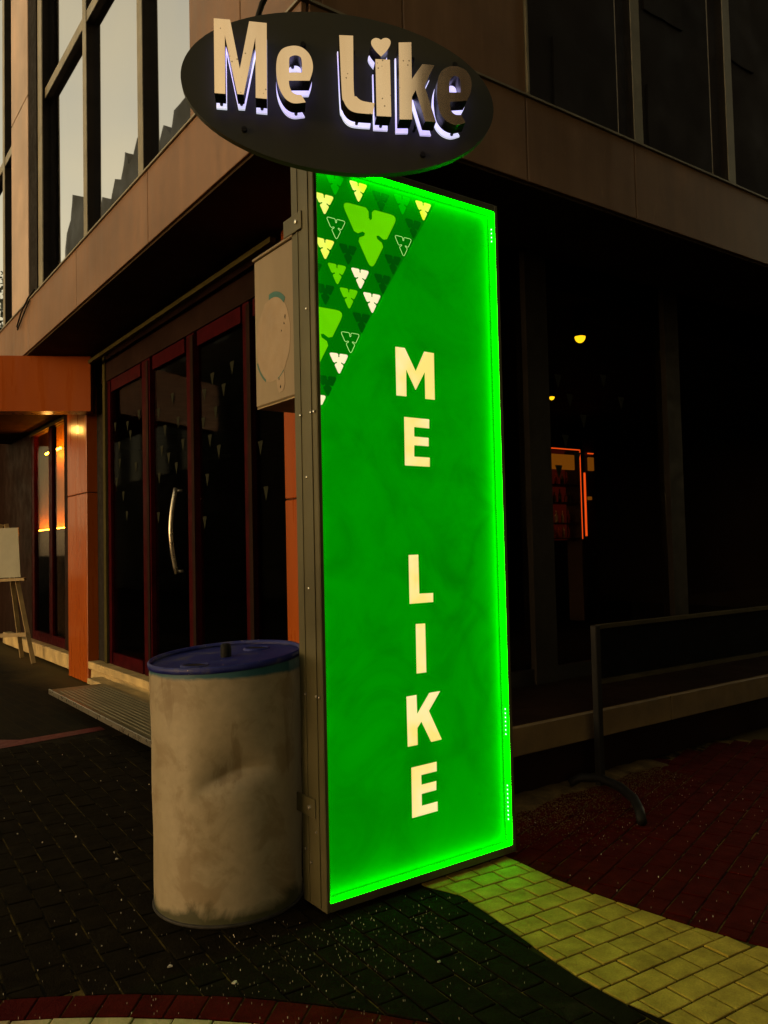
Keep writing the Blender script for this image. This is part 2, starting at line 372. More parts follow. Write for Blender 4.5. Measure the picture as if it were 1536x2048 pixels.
n = N('drum_blue'); f = n.noise(9, 6, .65); sp = n.noise(60, 3, .6)
c = n.ramp(f, [(.36, (.004, .007, .085)), (.54, (.012, .016, .11)), (.66, (.05, .05, .085))])
n.set(color=n.mix(n.ramp(sp, [(.70, (0,)*3), (.74, (1,)*3)]), c, (.38, .33, .25)), rough=.5, spec=.2); n.bump(f, .1, .004)
plain('drum_rim', (.022, .020, .016), .6, 0, .4, 20, spec=.15)

# step, sill, deck, easel, barrier, boxes
n = N('tread'); f = n.noise(8, 5, .6, 0, (3, .4, 1))
n.set(color=n.ramp(f, [(.3, (.17, .145, .075)), (.7, (.29, .25, .14))]), rough=.38, metal=.55); n.bump(n.noise(50, 4), .1, .003)
plain('sill_stone', (.30, .22, .09), .6, 0, .35, 5, .2)
plain('timber', (.20, .14, .055), .65, 0, .3, 6, .2)
plain('deck_board', (.12, .075, .026), .6, 0, .3, 5, .2)
n = N('box_white'); st = n.noise(4, 5, .6, 0, (1, 1, .3)); 
n.set(color=n.ramp(st, [(.3, (.165, .125, .070)), (.7, (.215, .165, .098))]), rough=.5, spec=.3)
plain('box_bare', (.25, .185, .115), .6, 0, .1, 8, .15, .3, 90)
plain('teal', (.010, .085, .065), .5); plain('board_white', (.17, .165, .11), .5, 0, .1, 5)
plain('steel', (.36, .33, .26), .3, .9, .1, 8)
plain('rail_metal', (.035, .028, .012), .6, 0, spec=.1); plain('barrier_metal', (.008, .007, .006), .55, 0, spec=.12); plain('canvas', (.003, .003, .003), .9, spec=.03)
# bar
glow('neon_orange', (1.0, .10, .010), 2.6); glow('bar_amber', (.70, .22, .012), .6); glow('bulb', (1.0, .62, .01), 5.0); glow('bulb_dim', (1.0, .45, .03), .8)
glow('counter_glow', (1.0, .27, .010), 230.0); plain('warm_panel', (.30, .16, .05), .6); plain('shelf_wood', (.03, .014, .008), .6); glow('bar_red_glow', (.30, .025, .010), .22)
glow('amber_lamp', (1.0, .45, .05), .8)
for i, c in enumerate(((.60, .12, .05), (.40, .05, .04), (.75, .55, .35), (.10, .10, .06))): plain('bottle_%d' % i, c, .1)
# ground
def paver(name, lo, hi, spotc, gran=1.0, rough=.85, sp=.2):
    n = N(name); g = n.n('NewGeometry'); rp = g.outputs['Random Per Island']
    f = n.noise(11, 5, .6); gr = n.noise(140, 4, .7)
    base = n.mix(rp, lo, hi)
    c = n.mix(n.ramp(f, [(.35, (.0,)*3), (.70, (.75,)*3)]), base, tuple(x*.45 for x in lo))
    c = n.mix(n.ramp(gr, [(.35, (0,)*3), (.7, (.55*gran,)*3)]), c, spotc)
    c = n.mix(n.ramp(n.noise(3.1, 6, .7), [(.60, (0,)*3), (.74, (.45,)*3)]), c, tuple(min(.5, x*2.2+.012) for x in spotc))
    n.set(color=c, rough=n.ramp(f, [(.3, (rough*.85,)*3), (.7, (rough,)*3)]), spec=sp)
    n.bump(n.mix(.6, gr, n.noise(30, 5, .65, .8)), 1.0, .012)
paver('paver_dark', (.0065, .0048, .0018), (.011, .008, .003), (.013, .0105, .0045), .6, .95, .03)
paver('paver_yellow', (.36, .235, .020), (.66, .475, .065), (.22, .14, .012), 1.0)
paver('paver_red', (.052, .003, .002), (.080, .006, .003), (.030, .002, .0015), .7, .9, .03)
paver('paver_cream', (.46, .36, .17), (.60, .48, .26), (.34, .25, .09), .9)
n = N('sand'); f = n.noise(7, 6, .7); g = n.noise(120, 4, .7)
c = n.ramp(f, [(.46, (.006, .005, .003)), (.60, (.17, .118, .026))]); c = n.mix(n.ramp(g, [(.4, (0,)*3), (.7, (.5,)*3)]), c, (.02, .016, .01)); X_ = n.xyz()[0]
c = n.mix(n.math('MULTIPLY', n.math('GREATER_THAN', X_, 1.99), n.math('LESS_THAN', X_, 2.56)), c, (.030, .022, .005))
n.set(color=c, rough=.9, spec=.05); n.bump(g, .5, .004)
n = N('dirt'); f = n.noise(9, 6, .7); g = n.noise(90, 5, .7)
n.set(color=n.mix(n.ramp(g, [(.35, (0,)*3), (.7, (.6,)*3)]), n.ramp(f, [(.35, (.045, .028, .010)), (.7, (.16, .10, .032))]), (.06, .04, .015)), rough=.95, spec=.1); n.bump(g, .8, .008)
n = N('far_paving'); bk = n.n('TexBrick'); bk.inputs['Scale'].default_value = 1.0
for k, v in (('Brick Width', .2), ('Row Height', .1), ('Mortar Size', .004), ('Mortar Smooth', .2)): bk.inputs[k].default_value = v
bk.inputs['Color1'].default_value = (.007, .0052, .002, 1); bk.inputs['Color2'].default_value = (.012, .009, .0035, 1); bk.inputs['Mortar'].default_value = (.018, .013, .004, 1)
mpn = n.n('Mapping'); mpn.inputs['Rotation'].default_value = (0, 0, R(88)); n.l(n.co(), mpn.inputs[0]); n.l(mpn.outputs[0], bk.inputs['Vector'])
big = n.noise(.9, 6, .65)
sandy = n.ramp(n.math('ADD', n.math('MULTIPLY', n.math('SUBTRACT', n.xyz()[0], 1.85), .75), n.math('MULTIPLY', big, .7)), [(.42, (0,)*3), (.75, (.8,)*3)])
n.set(color=n.mix(sandy, bk.outputs['Color'], (.075, .052, .016)), rough=.9, spec=.06); n.bump(n.math('ADD', bk.outputs['Fac'], n.noise(90, 4)), .3, .006)
plain('line_red', (.085, .005, .004), .6, 0, .3, 9); plain('line_white', (.62, .50, .36), .6, 0, .2, 9)
plain('scrap', (.40, .36, .28), .7, 0, .45, 9)
# surroundings
plain('town_wall', (.046, .040, .024), .7, 0, .3, .4); plain('town_dark', (.006, .005, .004), .9, 0, .3, .4, 0, .03); plain('town_glass', (.01, .01, .012), .15)
plain('leaf', (.035, .045, .012), .6, 0, .4, 2); plain('bark', (.05, .035, .02), .8)

# ------------------------------------------------------------------ ground
def xl(y): # left edge of the yellow band
    T = [(-2, 2.35), (1.0, 2.06), (1.432, 2.0), (1.585, 1.98), (1.777, 1.984), (2.034, 2.026), (2.246, 2.063), (2.443, 2.09), (2.6, 2.03), (9, 2.0)]
    for (a, b), (c, d) in zip(T, T[1:]):
        if y <= c: return b + (d-b)*(y-a)/(c-a)
    return 2.0
def xr(y):
    T = [(-2, 3.5), (1.0, 2.74), (1.5, 2.611), (1.751, 2.553), (1.998, 2.515), (2.29, 2.488), (2.592, 2.506), (9, 2.5)]
    for (a, b), (c, d) in zip(T, T[1:]):
        if y <= c: return b + (d-b)*(y-a)/(c-a)
    return 2.5
CC = Vector((-.907, .307))
def clip(poly, p, nrm):
    out = []
    for i in range(len(poly)):
        a, b = poly[i], poly[(i+1) % len(poly)]
        da, db = (a-p).dot(nrm), (b-p).dot(nrm)
        if da <= 0: out.append(a)
        if (da < 0 < db) or (db < 0 < da): out.append(a + (b-a)*da/(da-db))
    return out
def clip_ring(poly, r, outside):
    c = sum(poly, Vector((0, 0)))/len(poly); d = (c-CC).normalized()
    return clip(poly, CC+d*r, -d if outside else d)
def clip_curve(poly, fn, keep_less):
    c = sum(poly, Vector((0, 0)))/len(poly); y = c.y; t = Vector((fn(y+.05)-fn(y-.05), .1)).normalized(); nr = Vector((t.y, -t.x))
    return clip(poly, Vector((fn(y), y)), nr if keep_less else -nr)
def area(p): return abs(sum(p[i].x*p[(i+1) % len(p)].y - p[(i+1) % len(p)].x*p[i].y for i in range(len(p))))/2
JG = .006
pieces = []   # (polygon, material, full brick size or None)
def grid(ang, L, Wd, x0, x1, y0, y1, fn, mat, bond=.5):
    ca, sa = math.cos(R(ang)), math.sin(R(ang)); rad = 8
    for j in range(int(-rad/Wd), int(rad/Wd)):
        for i in range(int(-rad/L), int(rad/L)):
            u = (i + (bond if j % 2 else 0) + .04*math.sin(j*7.3))*L; v = j*Wd
            cx, cy = u*ca - v*sa + 2, u*sa + v*ca + 3
            if not (x0 < cx < x1 and y0 < cy < y1): continue
            hl, hw = L/2-JG/2-random.uniform(0, .0012), Wd/2-JG/2-random.uniform(0, .0012); da = random.gauss(0, .006)
            c2, s2 = math.cos(R(ang)+da), math.sin(R(ang)+da)
            poly = [Vector((cx + a*hl*c2 - b*hw*s2, cy + a*hl*s2 + b*hw*c2)) for a, b in ((-1,-1), (1,-1), (1,1), (-1,1))]
            p2 = fn(poly)
            if p2 and len(p2) >= 3 and area(p2) > .0012: pieces.append((p2, mat))
def f_dark(p):
    p = clip_ring(p, 2.842, True)
    if len(p) > 2 and min(q.y for q in p) < 2.62: p = clip_curve(p, lambda y: xl(y)-.003, True)
    return p
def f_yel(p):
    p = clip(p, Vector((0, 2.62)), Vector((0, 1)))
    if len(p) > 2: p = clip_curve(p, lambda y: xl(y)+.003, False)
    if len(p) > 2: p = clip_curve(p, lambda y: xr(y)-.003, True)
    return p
def f_red(p): return clip_curve(p, lambda y: xr(y)+.003, False)
grid(-93, .2, .1, -1.2, 2.62, 1.0, 6.2, f_dark, 'paver_dark')
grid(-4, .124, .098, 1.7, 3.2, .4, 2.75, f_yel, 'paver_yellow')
grid(18, .2, .1, 2.3, 5.2, .6, 3.14, f_red, 'paver_red')
def ring(r0, r1, step, mat, a0=-.6, a1=2.2):
    n = int((a1-a0)*r1/step)
    for i in range(n):
        t0 = a0 + (a1-a0)*i/n; t1 = a0 + (a1-a0)*(i+1)/n; g = JG/2/r1
        poly = [CC + Vector((math.cos(t), math.sin(t)))*r for r, t in ((r0, t0+g), (r0, t1-g), (r1-.001*random.random(), t1-g), (r1-.001*random.random(), t0+g))]
        poly = clip_curve(poly, lambda y: xl(y)-.003, True)
        if len(poly) > 2: pieces.append((poly, mat))
ring(2.722, 2.838, .105, 'paver_red'); ring(2.604, 2.717, .118, 'paver_cream'); ring(2.488, 2.600, .118, 'paver_cream'); ring(2.37, 2.484, .112, 'paver_cream')

gsheet = MB(); gsheet.add([(-900, -900, -.012), (900, -900, -.012), (900, 900, -.012), (-900, 900, -.012)], [(0, 1, 2, 3)])
tag(gsheet.build('ground', 'far_paving'), kind='structure')
pv = MB(); pv.add([(-1.2, .4, -.0065), (5.2, .4, -.0065), (5.2, 6.15, -.0065), (-1.2, 6.15, -.0065)], [(0, 1, 2, 3)])
pavement = tag(pv.build('pavement', 'sand'), kind='structure')
cand = []
for poly, mat in pieces:
    pr = [project((q.x, q.y, 0)) for q in poly]
    if any(p is None for p in pr): scr = 0; ok = False; d = 0
    else:
        cx = sum(p[0] for p in pr)/len(pr); cy = sum(p[1] for p in pr)/len(pr)
        ok = 0 < cx < 1536 and 0 < cy < 2048 and not (640 < cx < 900 and cy < 1690) and not (310 < cx < 600 and cy < 1800)
        scr = area([Vector((p[0], p[1])) for p in pr])
    near = any(p is not None and -900 < p[0] < 2500 and p[1] < 2900 for p in pr)
    if near: cand.append((scr if ok else 0, poly, mat))
cand.sort(key=lambda t: -t[0])
def paver_shape(mb, poly):
    c = sum(poly, Vector((0, 0)))/len(poly); k = len(poly)
    if (poly[1]-poly[0]).cross(poly[2]-poly[1]) < 0: poly = poly[::-1]
    h = random.gauss(0, .0008); tx, ty = random.gauss(0, .006), random.gauss(0, .006)
    ins = .0030
    top = []; mid = []
    for q in poly:
        d = q-c; L = max(d.length, .01); f = max(.6, 1-ins*1.5/L)
        t = c + d*f
        top.append((t.x, t.y, h + tx*(t.x-c.x) + ty*(t.y-c.y)))
        mid.append((q.x, q.y, h - .0018 + tx*d.x + ty*d.y))
    low = [(q.x, q.y, -.02) for q in poly]
    fs = [tuple(range(k))] + [(k+i, k+(i+1) % k, (i+1) % k, i) for i in range(k)] + [(2*k+i, 2*k+(i+1) % k, k+(i+1) % k, k+i) for i in range(k)]
    mb.add(top+mid+low, fs)
rest = {}
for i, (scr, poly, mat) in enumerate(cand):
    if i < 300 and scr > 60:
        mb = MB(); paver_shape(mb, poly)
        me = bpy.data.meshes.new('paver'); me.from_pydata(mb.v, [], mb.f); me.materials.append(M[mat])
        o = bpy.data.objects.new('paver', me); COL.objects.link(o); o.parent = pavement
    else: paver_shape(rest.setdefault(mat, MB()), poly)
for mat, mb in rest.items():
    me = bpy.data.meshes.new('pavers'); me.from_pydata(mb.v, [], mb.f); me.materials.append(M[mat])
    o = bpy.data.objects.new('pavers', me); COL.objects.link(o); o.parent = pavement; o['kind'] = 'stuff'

# ------------------------------------------------------------------ corner building
XF, YF = 1.885, 3.16          # fascia planes
bld = thing('corner_building', 'dark corner building with beige cladding band, orange pillars and mirrored upper windows', 'building', (2.6, 4.0, 0))
def part(name, mat, parent, *boxes, b=0.0):
    mb = MB()
    for x in boxes: mb.box(*x, b=b)
    return mb.build(name, mat, parent)
# fascia panels, left run then right run
ys = [3.16, 3.51, 5.20, 6.894, 8.585, 10.28, 11.97, 13.66]
for a, b_ in zip(ys, ys[1:]): part('fascia_panel', 'cladding', bld, (XF, XF+.03, a+.006, b_-.006, 3.4, 3.89), b=.003)
xs = [1.92, 3.35, 4.33, 5.95, 7.6, 9.25, 10.9]
for a, b_ in zip(xs, xs[1:]): part('fascia_panel', 'cladding', bld, (a+.006, b_-.006, YF, YF+.03, 3.4, 3.89), b=.003)
part('fascia_core', 'gap', bld, (XF+.034, 2.45, YF+.034, 13.6, 3.406, 3.886), (2.45, 10.9, YF+.034, 3.8, 3.406, 3.886))
part('flashing', 'frame_light', bld, (XF-.012, XF+.05, YF-.012, 13.6, 3.893, 3.905), (XF+.051, 10.9, YF-.012, YF+.05, 3.893, 3.905))
part('soffit', 'soffit', bld, (XF+.02, 2.62, YF+.02, 13.6, 3.385, 3.402), (2.62, 10.9, YF+.02, 3.95, 3.385, 3.402))
part('soffit_trim', 'olive_trim', bld, (2.43, 2.47, 4.52, 8.69, 3.30, 3.335))
# upper storey, left face: windows at x = 2.01 with mullions proud of the glass
def win_left(y0, y1, z0, z1, mull, trans):
    fr_ = part('window', 'frame_dark', bld, (1.94, 2.06, y1-.11, y1, z0, z1), (2.015, 2.06, y0, y0+.03, z0, z1), (2.015, 2.06, y0+.03, y1-.11, z1-.03, z1))
    cuts = [y0+.03] + [m for m in mull] + [y1-.11]
    for a, b_ in zip(cuts, cuts[1:]):
        zc = [z0] + trans + [z1-.03]
        for c, d in zip(zc, zc[1:]):
            mb = MB(); mb.box(2.010, 2.022, a+.012, b_-.012, c+.01, d-.01); ka, kb = random.gauss(0, .0018), random.gauss(0, .0014)
            mb.v = [(x+ka*(y-(a+b_)/2)+kb*(z-(c+d)/2), y, z) for x, y, z in mb.v]; mb.build('pane', 'mirror_glass', fr_)
    for m in mull:
        part('mullion', 'frame_light', fr_, (1.950, 1.956, m-.05, m+.05, z0, z1))
        part('mullion_shaded_web', 'frame_dark', fr_, (1.957, 2.055, m-.046, m+.046, z0, z1))  # shade on the mullion sides put into a dark colour
    for t in trans:
        for a, b_ in zip(cuts, cuts[1:]):
            part('transom', 'frame_light', fr_, (1.956, 1.962, a+.052, b_-.052, t-.045, t+.05))
            part('transom_shaded_web', 'frame_dark', fr_, (1.963, 2.055, a+.052, b_-.052, t-.047, t+.047))  # dark colour carries the shade beneath and behind the transom front
    return fr_
win_left(4.60, 8.36, 3.6, 8.6, [5.51, 6.85], [5.86])
part('window_trim', 'frame_light', bld, (1.925, 1.935, 8.20, 8.36, 3.906, 8.6))
win_left(9.50, 13.4, 3.6, 8.6, [10.12, 11.6], [5.93])
part('column_cladding', 'cladding_pale', bld, (1.905, 2.03, 8.70, 9.47, 3.906, 6.06), b=.004)
part('column_cladding', 'cladding_pale', bld, (1.905, 2.03, 8.70, 9.47, 6.075, 8.6), b=.004)
part('column_core', 'gap', bld, (1.915, 2.03, 8.37, 8.695, 3.6, 8.6), (1.92, 2.03, 8.705, 9.465, 3.6, 8.6))
# corner and right face
for y0, y1 in ((3.22, 3.88), (3.89, 4.575)): part('corner_cladding', 'cladding', bld, (1.93, 2.03, y0, y1, 3.906, 8.6), b=.004)
for x0, x1 in ((2.035, 2.52), (2.53, 3.42)): part('corner_cladding', 'cladding', bld, (x0, x1, 3.22, 3.31, 3.906, 8.6), b=.004)
part('corner_trim', 'frame_light', bld, (3.422, 3.436, 3.205, 3.31, 3.906, 8.6))
wr = part('window', 'frame_dark', bld, (3.44, 10.9, 3.31, 3.36, 8.5, 8.6), (3.44, 10.9, 3.31, 3.36, 3.6, 3.7), (3.44, 3.469, 3.31, 3.36, 3.7, 8.5), (10.87, 10.9, 3.31, 3.36, 3.7, 8.5))
mx_ = [3.44, 4.49, 5.59, 6.69, 7.79, 8.89, 9.99]
for a, b_ in zip(mx_, mx_[1:]): part('pane', 'mirror_glass', wr, (a+.03, b_-.03, 3.30, 3.312, 3.7, 8.5))
for m in mx_[1:]:
    part('mullion', 'frame_light', wr, (m-.045, m+.045, 3.235, 3.241, 3.7, 8.5))
    part('mullion_shaded_web', 'frame_dark', wr, (m-.042, m+.042, 3.242, 3.318, 3.7, 8.5))  # mullion sides coloured dark for their shade here too
part('upper_core', 'inner_wall', bld, (2.08, 10.9, 3.38, 13.4, 3.41, 8.7), (1.95, 10.9, 3.25, 13.4, 8.7, 8.9))
# ground floor: pillars
def pillar(x0, x1, y0, y1, z0, seam, z1, nm='pillar'):
    part(nm, 'orange', bld, (x0, x1, y0, y1, z0, seam-.004), b=.006); part(nm, 'orange', bld, (x0, x1, y0, y1, seam+.004, z1), b=.006)
    part('pillar_core', 'gap', bld, (x0+.01, x1, y0+.01, y1-.01, z0+.02, z1))
pillar(2.47, 2.62, 8.71, 9.44, .004, 1.99, 3.384)
pillar(2.50, 2.80, 3.92, 4.51, .38, 1.66, 3.384)
# beam of the entrance portal, skewed across the walk
bm_ = MB(); A, Bq = Vector((2.45, 8.47)), Vector((1.0, 9.245)); nn = Vector((Bq-A).normalized()); nb = Vector((-nn.y, nn.x)); nb = nb if nb.y > 0 else -nb
fr4 = [A, Bq, Bq+nb*.22, A+nb*.22]
bm_.add([(p.x, p.y, z) for z in (2.81, 3.378) for p in fr4], [(0,1,2,3), (4,5,6,7), (0,1,5,4), (1,2,6,5), (2,3,7,6), (3,0,4,7)])
bm_.build('portal_beam', 'orange', bld)
part('portal_ceiling', 'soffit', bld, (1.2, 2.66, 9.46, 13.4, 3.05, 3.37))
# wall beyond the pillar with two glazed leaves
dl = part('door', 'red_frame', bld, (2.66, 2.72, 10.16, 10.22, .2, 3.05), (2.66, 2.72, 10.90, 11.06, .2, 3.05), (2.66, 2.72, 11.86, 11.98, .2, 3.05), (2.66, 2.72, 10.22, 10.90, .2, .32), (2.66, 2.72, 11.06, 11.86, .2, .32), (2.66, 2.72, 10.22, 10.90, 2.98, 3.05), (2.66, 2.72, 11.06, 11.86, 2.98, 3.05))
for a, b_ in ((10.22, 10.90), (11.06, 11.86)): part('pane', 'door_glass', dl, (2.685, 2.693, a+.003, b_-.003, .323, 2.977))
part('door_head', 'olive_trim', dl, (2.63, 2.657, 10.10, 12.0, 2.985, 3.015), (2.645, 2.657, 10.10, 12.0, 3.02, 3.045))
part('wall', 'wall_dark', bld, (2.66, 2.72, 12.0, 14.6, 0, 3.38), (2.62, 2.80, 9.45, 10.155, .21, 3.38), (2.66, 2.80, 10.16, 12.0, 3.055, 3.38))
for a, b_ in ((9.46, 10.30), (10.31, 11.2), (11.21, 12.3), (12.31, 13.4)): part('plinth_block', 'sill_stone', bld, (2.55, 2.75, a, b_, 0.03, .197), b=.01)
# main entrance: four glazed bays at x = 2.58
bays = [(8.248, 7.33), (7.07, 6.275), (6.07, 5.234), (5.10, 4.60)]
dm = part('door', 'red_frame', bld, (2.58, 2.64, 8.25, 8.33, .24, 3.1), (2.575, 2.64, 7.10, 7.30, .24, 3.1), (2.575, 2.64, 6.10, 6.25, .24, 3.1), (2.575, 2.64, 5.12, 5.22, .24, 3.1), (2.58, 2.64, 4.52, 4.62, .24, 3.1),
          *[(2.58, 2.63, b_+.03, a-.03, .24, .36) for a, b_ in bays], *[(2.58, 2.63, b_+.03, a-.03, 2.98, 3.1) for a, b_ in bays])
for a, b_ in bays: part('pane', 'door_glass', dm, (2.600, 2.608, b_+.02, a-.01, .362, 2.978))
for a in (7.2, 6.175, 5.17): part('frame_bead', 'wall_dark', dm, (2.565, 2.574, a-.075, a-.02, .26, 3.08))
for yy in (7.16, 6.13): part('door_seal', 'gap', dm, (2.57, 2.574, yy-.012, yy+.012, .26, 3.08))
part('wall', 'wall_dark', bld, (2.57, 2.70, 4.52, 8.70, 3.105, 3.384))
part('jamb_trim', 'olive_trim', bld, (2.555, 2.575, 8.345, 8.42, .24, 3.384)); part('jamb', 'gap', bld, (2.58, 2.7, 8.34, 8.705, .24, 3.1))
hd = MB(); hp = []
for k in range(13):
    t = k/12; hp.append((2.53 - .055*math.sin(math.pi*t), 6.40 - .02*math.sin(math.pi*t), 1.17 + .70*t))
hd.tube(hp, .017, 12); hd.tube([(2.53, 6.40, 1.19), (2.58, 6.38, 1.19)], .011, 8); hd.tube([(2.53, 6.40, 1.85), (2.58, 6.38, 1.85)], .011, 8)
hd.build('handle', 'steel', dm, True)
def motif(w, h, notch=True, r=.14):
    """leaf: rounded triangle pointing down with three slits; returns outline in w x h units (origin top centre)"""
    T = [Vector((-w/2, 0)), Vector((w/2, 0)), Vector((0, -h))]
    out = []
    sl_ = .030*w; dp = .30
    cen = Vector((0, -h*.36))
    for i in range(3):
        a, b_, c_ = T[i-1], T[i], T[(i+1) % 3]
        d1 = (a-b_).normalized(); d2 = (c_-b_).normalized(); rr = r*w
        p1, p2 = b_+d1*rr, b_+d2*rr
        for k in range(5):
            t = k/4; out.append((p1*(1-t)**2 + b_*2*t*(1-t) + p2*t*t))
        if notch:
            m = (b_+c_)/2 if i != 0 else (b_+c_)/2
            e = (c_-b_).normalized(); inn = (cen-m).normalized(); L = dp*h*.62
            rt = sl_*1.5
            out += [m - e*(sl_+rt), m - e*sl_ + inn*rt, m - e*sl_ + inn*(L-sl_), m + inn*L, m + e*sl_ + inn*(L-sl_), m + e*sl_ + inn*rt, m + e*(sl_+rt)]
    return [(p.x, p.y) for p in out]
stick = [(8.03,2.45),(7.78,2.62),(7.55,2.20),(8.12,2.10),(7.92,1.95),(7.82,1.75),(8.02,2.28),(7.70,2.52),(7.45,2.68),(8.15,2.66),(6.95,2.62),(6.80,2.45),(6.62,2.70),(6.50,2.48),(6.72,2.20),(6.95,2.05),(6.55,2.10),(6.40,2.28),(6.88,2.28),(6.98,1.70),(5.95,2.62),(5.80,2.72),(5.60,2.60),(5.45,2.74),(5.98,2.40),(5.75,2.45),(5.86,2.25),(5.70,2.15),(5.92,1.95),(5.98,1.62),(5.02,2.10),(4.95,1.78)]
for yy, zz in stick:
    mb = MB(); mb.prism(motif(.075, .10, False, .10), lambda u, v, w: (2.599-w, yy+u, zz+v), .0, .0012); mb.build('sticker', 'sticker', dm)
# sill and step under the entrance
for a, b_ in ((4.52, 5.6), (5.61, 6.9), (6.91, 8.3), (8.31, 8.70)): part('sill_block', 'sill_stone', bld, (2.47, 2.66, a, b_, .16, .236), b=.006)
for a, b_ in ((4.52, 6.2), (6.21, 8.70)): part('sill_riser', 'sill_stone', bld, (2.50, 2.66, a, b_, .035, .157), b=.006)
part('sill_ledge', 'sill_stone', bld, (2.36, 2.498, 4.60, 8.35, .06, .115), b=.006)
# right face: glazing at y = 3.92, deck in front
wg = part('window', 'frame_dark', bld, (2.81, 2.9, 3.90, 3.96, .40, 3.384), (4.05, 4.26, 3.88, 3.98, .40, 3.384), (5.62, 5.80, 3.88, 3.98, .40, 3.384), (7.4, 7.55, 3.88, 3.98, .40, 3.384), (2.9, 4.05, 3.9, 3.96, .4, .5), (4.26, 5.62, 3.9, 3.96, .4, .5), (5.80, 7.4, 3.9, 3.96, .4, .5), (7.55, 10.9, 3.88, 3.96, .4, 3.384))
for a, b_ in ((2.9, 4.05), (4.26, 5.62), (5.80, 7.4)): part('pane', 'shop_glass', wg, (a+.003, b_-.003, 3.925, 3.933, .503, 3.38))
stk2 = [(4.40, 2.55), (4.52, 2.42), (4.66, 2.28), (4.46, 2.12), (4.58, 2.0), (4.38, 1.9), (4.9, 2.6), (5.1, 2.45)]
for xx, zz in stk2:
    mb = MB(); mb.prism(motif(.075, .10, False, .10), lambda u, v, w: (xx+u, 3.924-w, zz+v), .0, .0012); mb.build('sticker', 'sticker', wg)
for a, b_ in ((2.62, 4.41), (4.42, 6.2), (6.21, 8.0), (8.01, 9.9)): part('deck_fascia', 'deck_board', bld, (a, b_, 3.10, 3.14, .236, .385), b=.004)
part('deck', 'wall_dark', bld, (2.62, 10.9, 3.145, 3.88, .33, .383)); part('deck_riser', 'wall_dark', bld, (2.62, 10.9, 3.19, 3.25, 0, .328))
# rooms behind the glass
part('room', 'inner_wall', bld, (2.75, 13, 14.4, 14.6, 0, 3.38), (12.9, 13.1, 3.95, 14.4, 0, 3.38), (2.75, 12.9, 4.0, 14.4, 3.2, 3.36), (2.72, 12.9, 4.0, 14.4, .02, .20))

# ------------------------------------------------------------------ lamp hidden under the portal, glow seen in the glass and on the pillar
t = thing('portal_lamp', 'small amber lamp under the orange portal beside the pillar', 'lamp', (2.36, 9.62, 3.0))
lm = MB(); lm.lathe([(.001, 3.005), (.05, 3.005), (.06, 3.012), (.06, 3.03), (.001, 3.03)], (2.36, 9.62), 20); lm.build('lamp_glass', 'amber_lamp', t, True)
mb = MB(); mb.box(2.29, 2.43, 9.55, 9.69, 3.031, 3.049); mb.build('lamp_bracket', 'frame_dark', t)
pl = bpy.data.lights.new('portal_lamp_light', 'POINT'); pl.energy = 4.5; pl.color = (1.0, .50, .10); pl.shadow_soft_size = .05
po = bpy.data.objects.new('portal_lamp_light', pl); COL.objects.link(po); po.location = (2.30, 9.62, 2.78); po.parent = t; po.matrix_parent_inverse = parent_world(t).inverted()
t = thing('lit_counter', 'orange lit counter front glowing behind the far glass door', 'counter', (3.0, 11.4, .2))
part('counter_light', 'counter_glow', t, (2.93, 2.945, 11.3, 13.2, 1.70, 1.712)); part('counter_body', 'shelf_wood', t, (2.90, 3.04, 10.9, 14.0, .2, 1.699))
part('wall_panel', 'warm_panel', t, (3.045, 3.07, 10.6, 14.2, .2, 3.18)); part('top_light', 'counter_glow', t, (2.90, 2.92, 11.45, 12.25, 2.78, 2.80))

# ------------------------------------------------------------------ bar inside
BY = 8.0
t = thing('bar_shelf', 'tall bar shelf outlined by orange light strips behind the shop window', 'shelf', (9.0, BY, .2))
part('back_panel', 'bar_red_glow', t, (8.72, 9.41, BY+.28, BY+.31, 1.39, 2.74)); part('side_panel', 'shelf_wood', t, (9.38, 9.41, BY, BY+.279, .2, 2.72))  # back panel emits faint red in place of light falling on the shelves
part('header', 'bar_amber', t, (8.72, 9.33, BY+.05, BY+.08, 2.42, 2.64))
for z in (2.18, 1.92, 1.62, 1.40): part('shelf', 'shelf_wood', t, (8.72, 9.37, BY+.02, BY+.27, z, z+.02))
part('light_strip', 'neon_orange', t, (8.72, 9.40, BY-.006, BY+.002, 2.705, 2.72)); part('light_strip', 'neon_orange', t, (9.386, 9.402, BY-.006, BY-.001, 1.40, 2.70))
part('light_strip', 'neon_orange', t, (9.46, 9.485, BY-.02, BY, 1.44, 2.38))
random.seed(3); kx = 0
for z in (2.20, 1.94, 1.64, 1.42):
    x = 8.76
    while x < 9.34:
        h = random.uniform(.13, .20); r = random.uniform(.022, .032)
        mb = MB(); mb.lathe([(.001, z), (r, z+.002), (r, z+h*.6), (r*.35, z+h*.75), (r*.35, z+h), (.001, z+h)], (x, BY+.13), 10)
        ro = ('top', 'second', 'third', 'lowest')[(2.20, 1.94, 1.64, 1.42).index(z)]
        tag(mb.build('bottle', 'bottle_%d' % random.randrange(4), None, True), 'small dark bottle on the %s shelf of the lit bar' % ro, 'bottle', 'bottles on the %s bar shelf' % ro)
        x += random.uniform(.075, .13)
t = thing('bar_niche', 'narrow amber lit bar niche right of the outlined shelf', 'shelf', (9.68, BY, .2))
part('niche_back', 'shelf_wood', t, (9.56, 9.80, BY+.06, BY+.08, .2, 2.9)); part('niche_light', 'bar_amber', t, (9.62, 9.73, BY+.02, BY+.05, 2.42, 2.62)); part('light_strip', 'neon_orange', t, (9.61, 9.73, BY+.02, BY+.04, 2.67, 2.685)); part('niche_lamp', 'bar_amber', t, (9.59, 9.66, BY+.02, BY+.05, 1.98, 2.03))
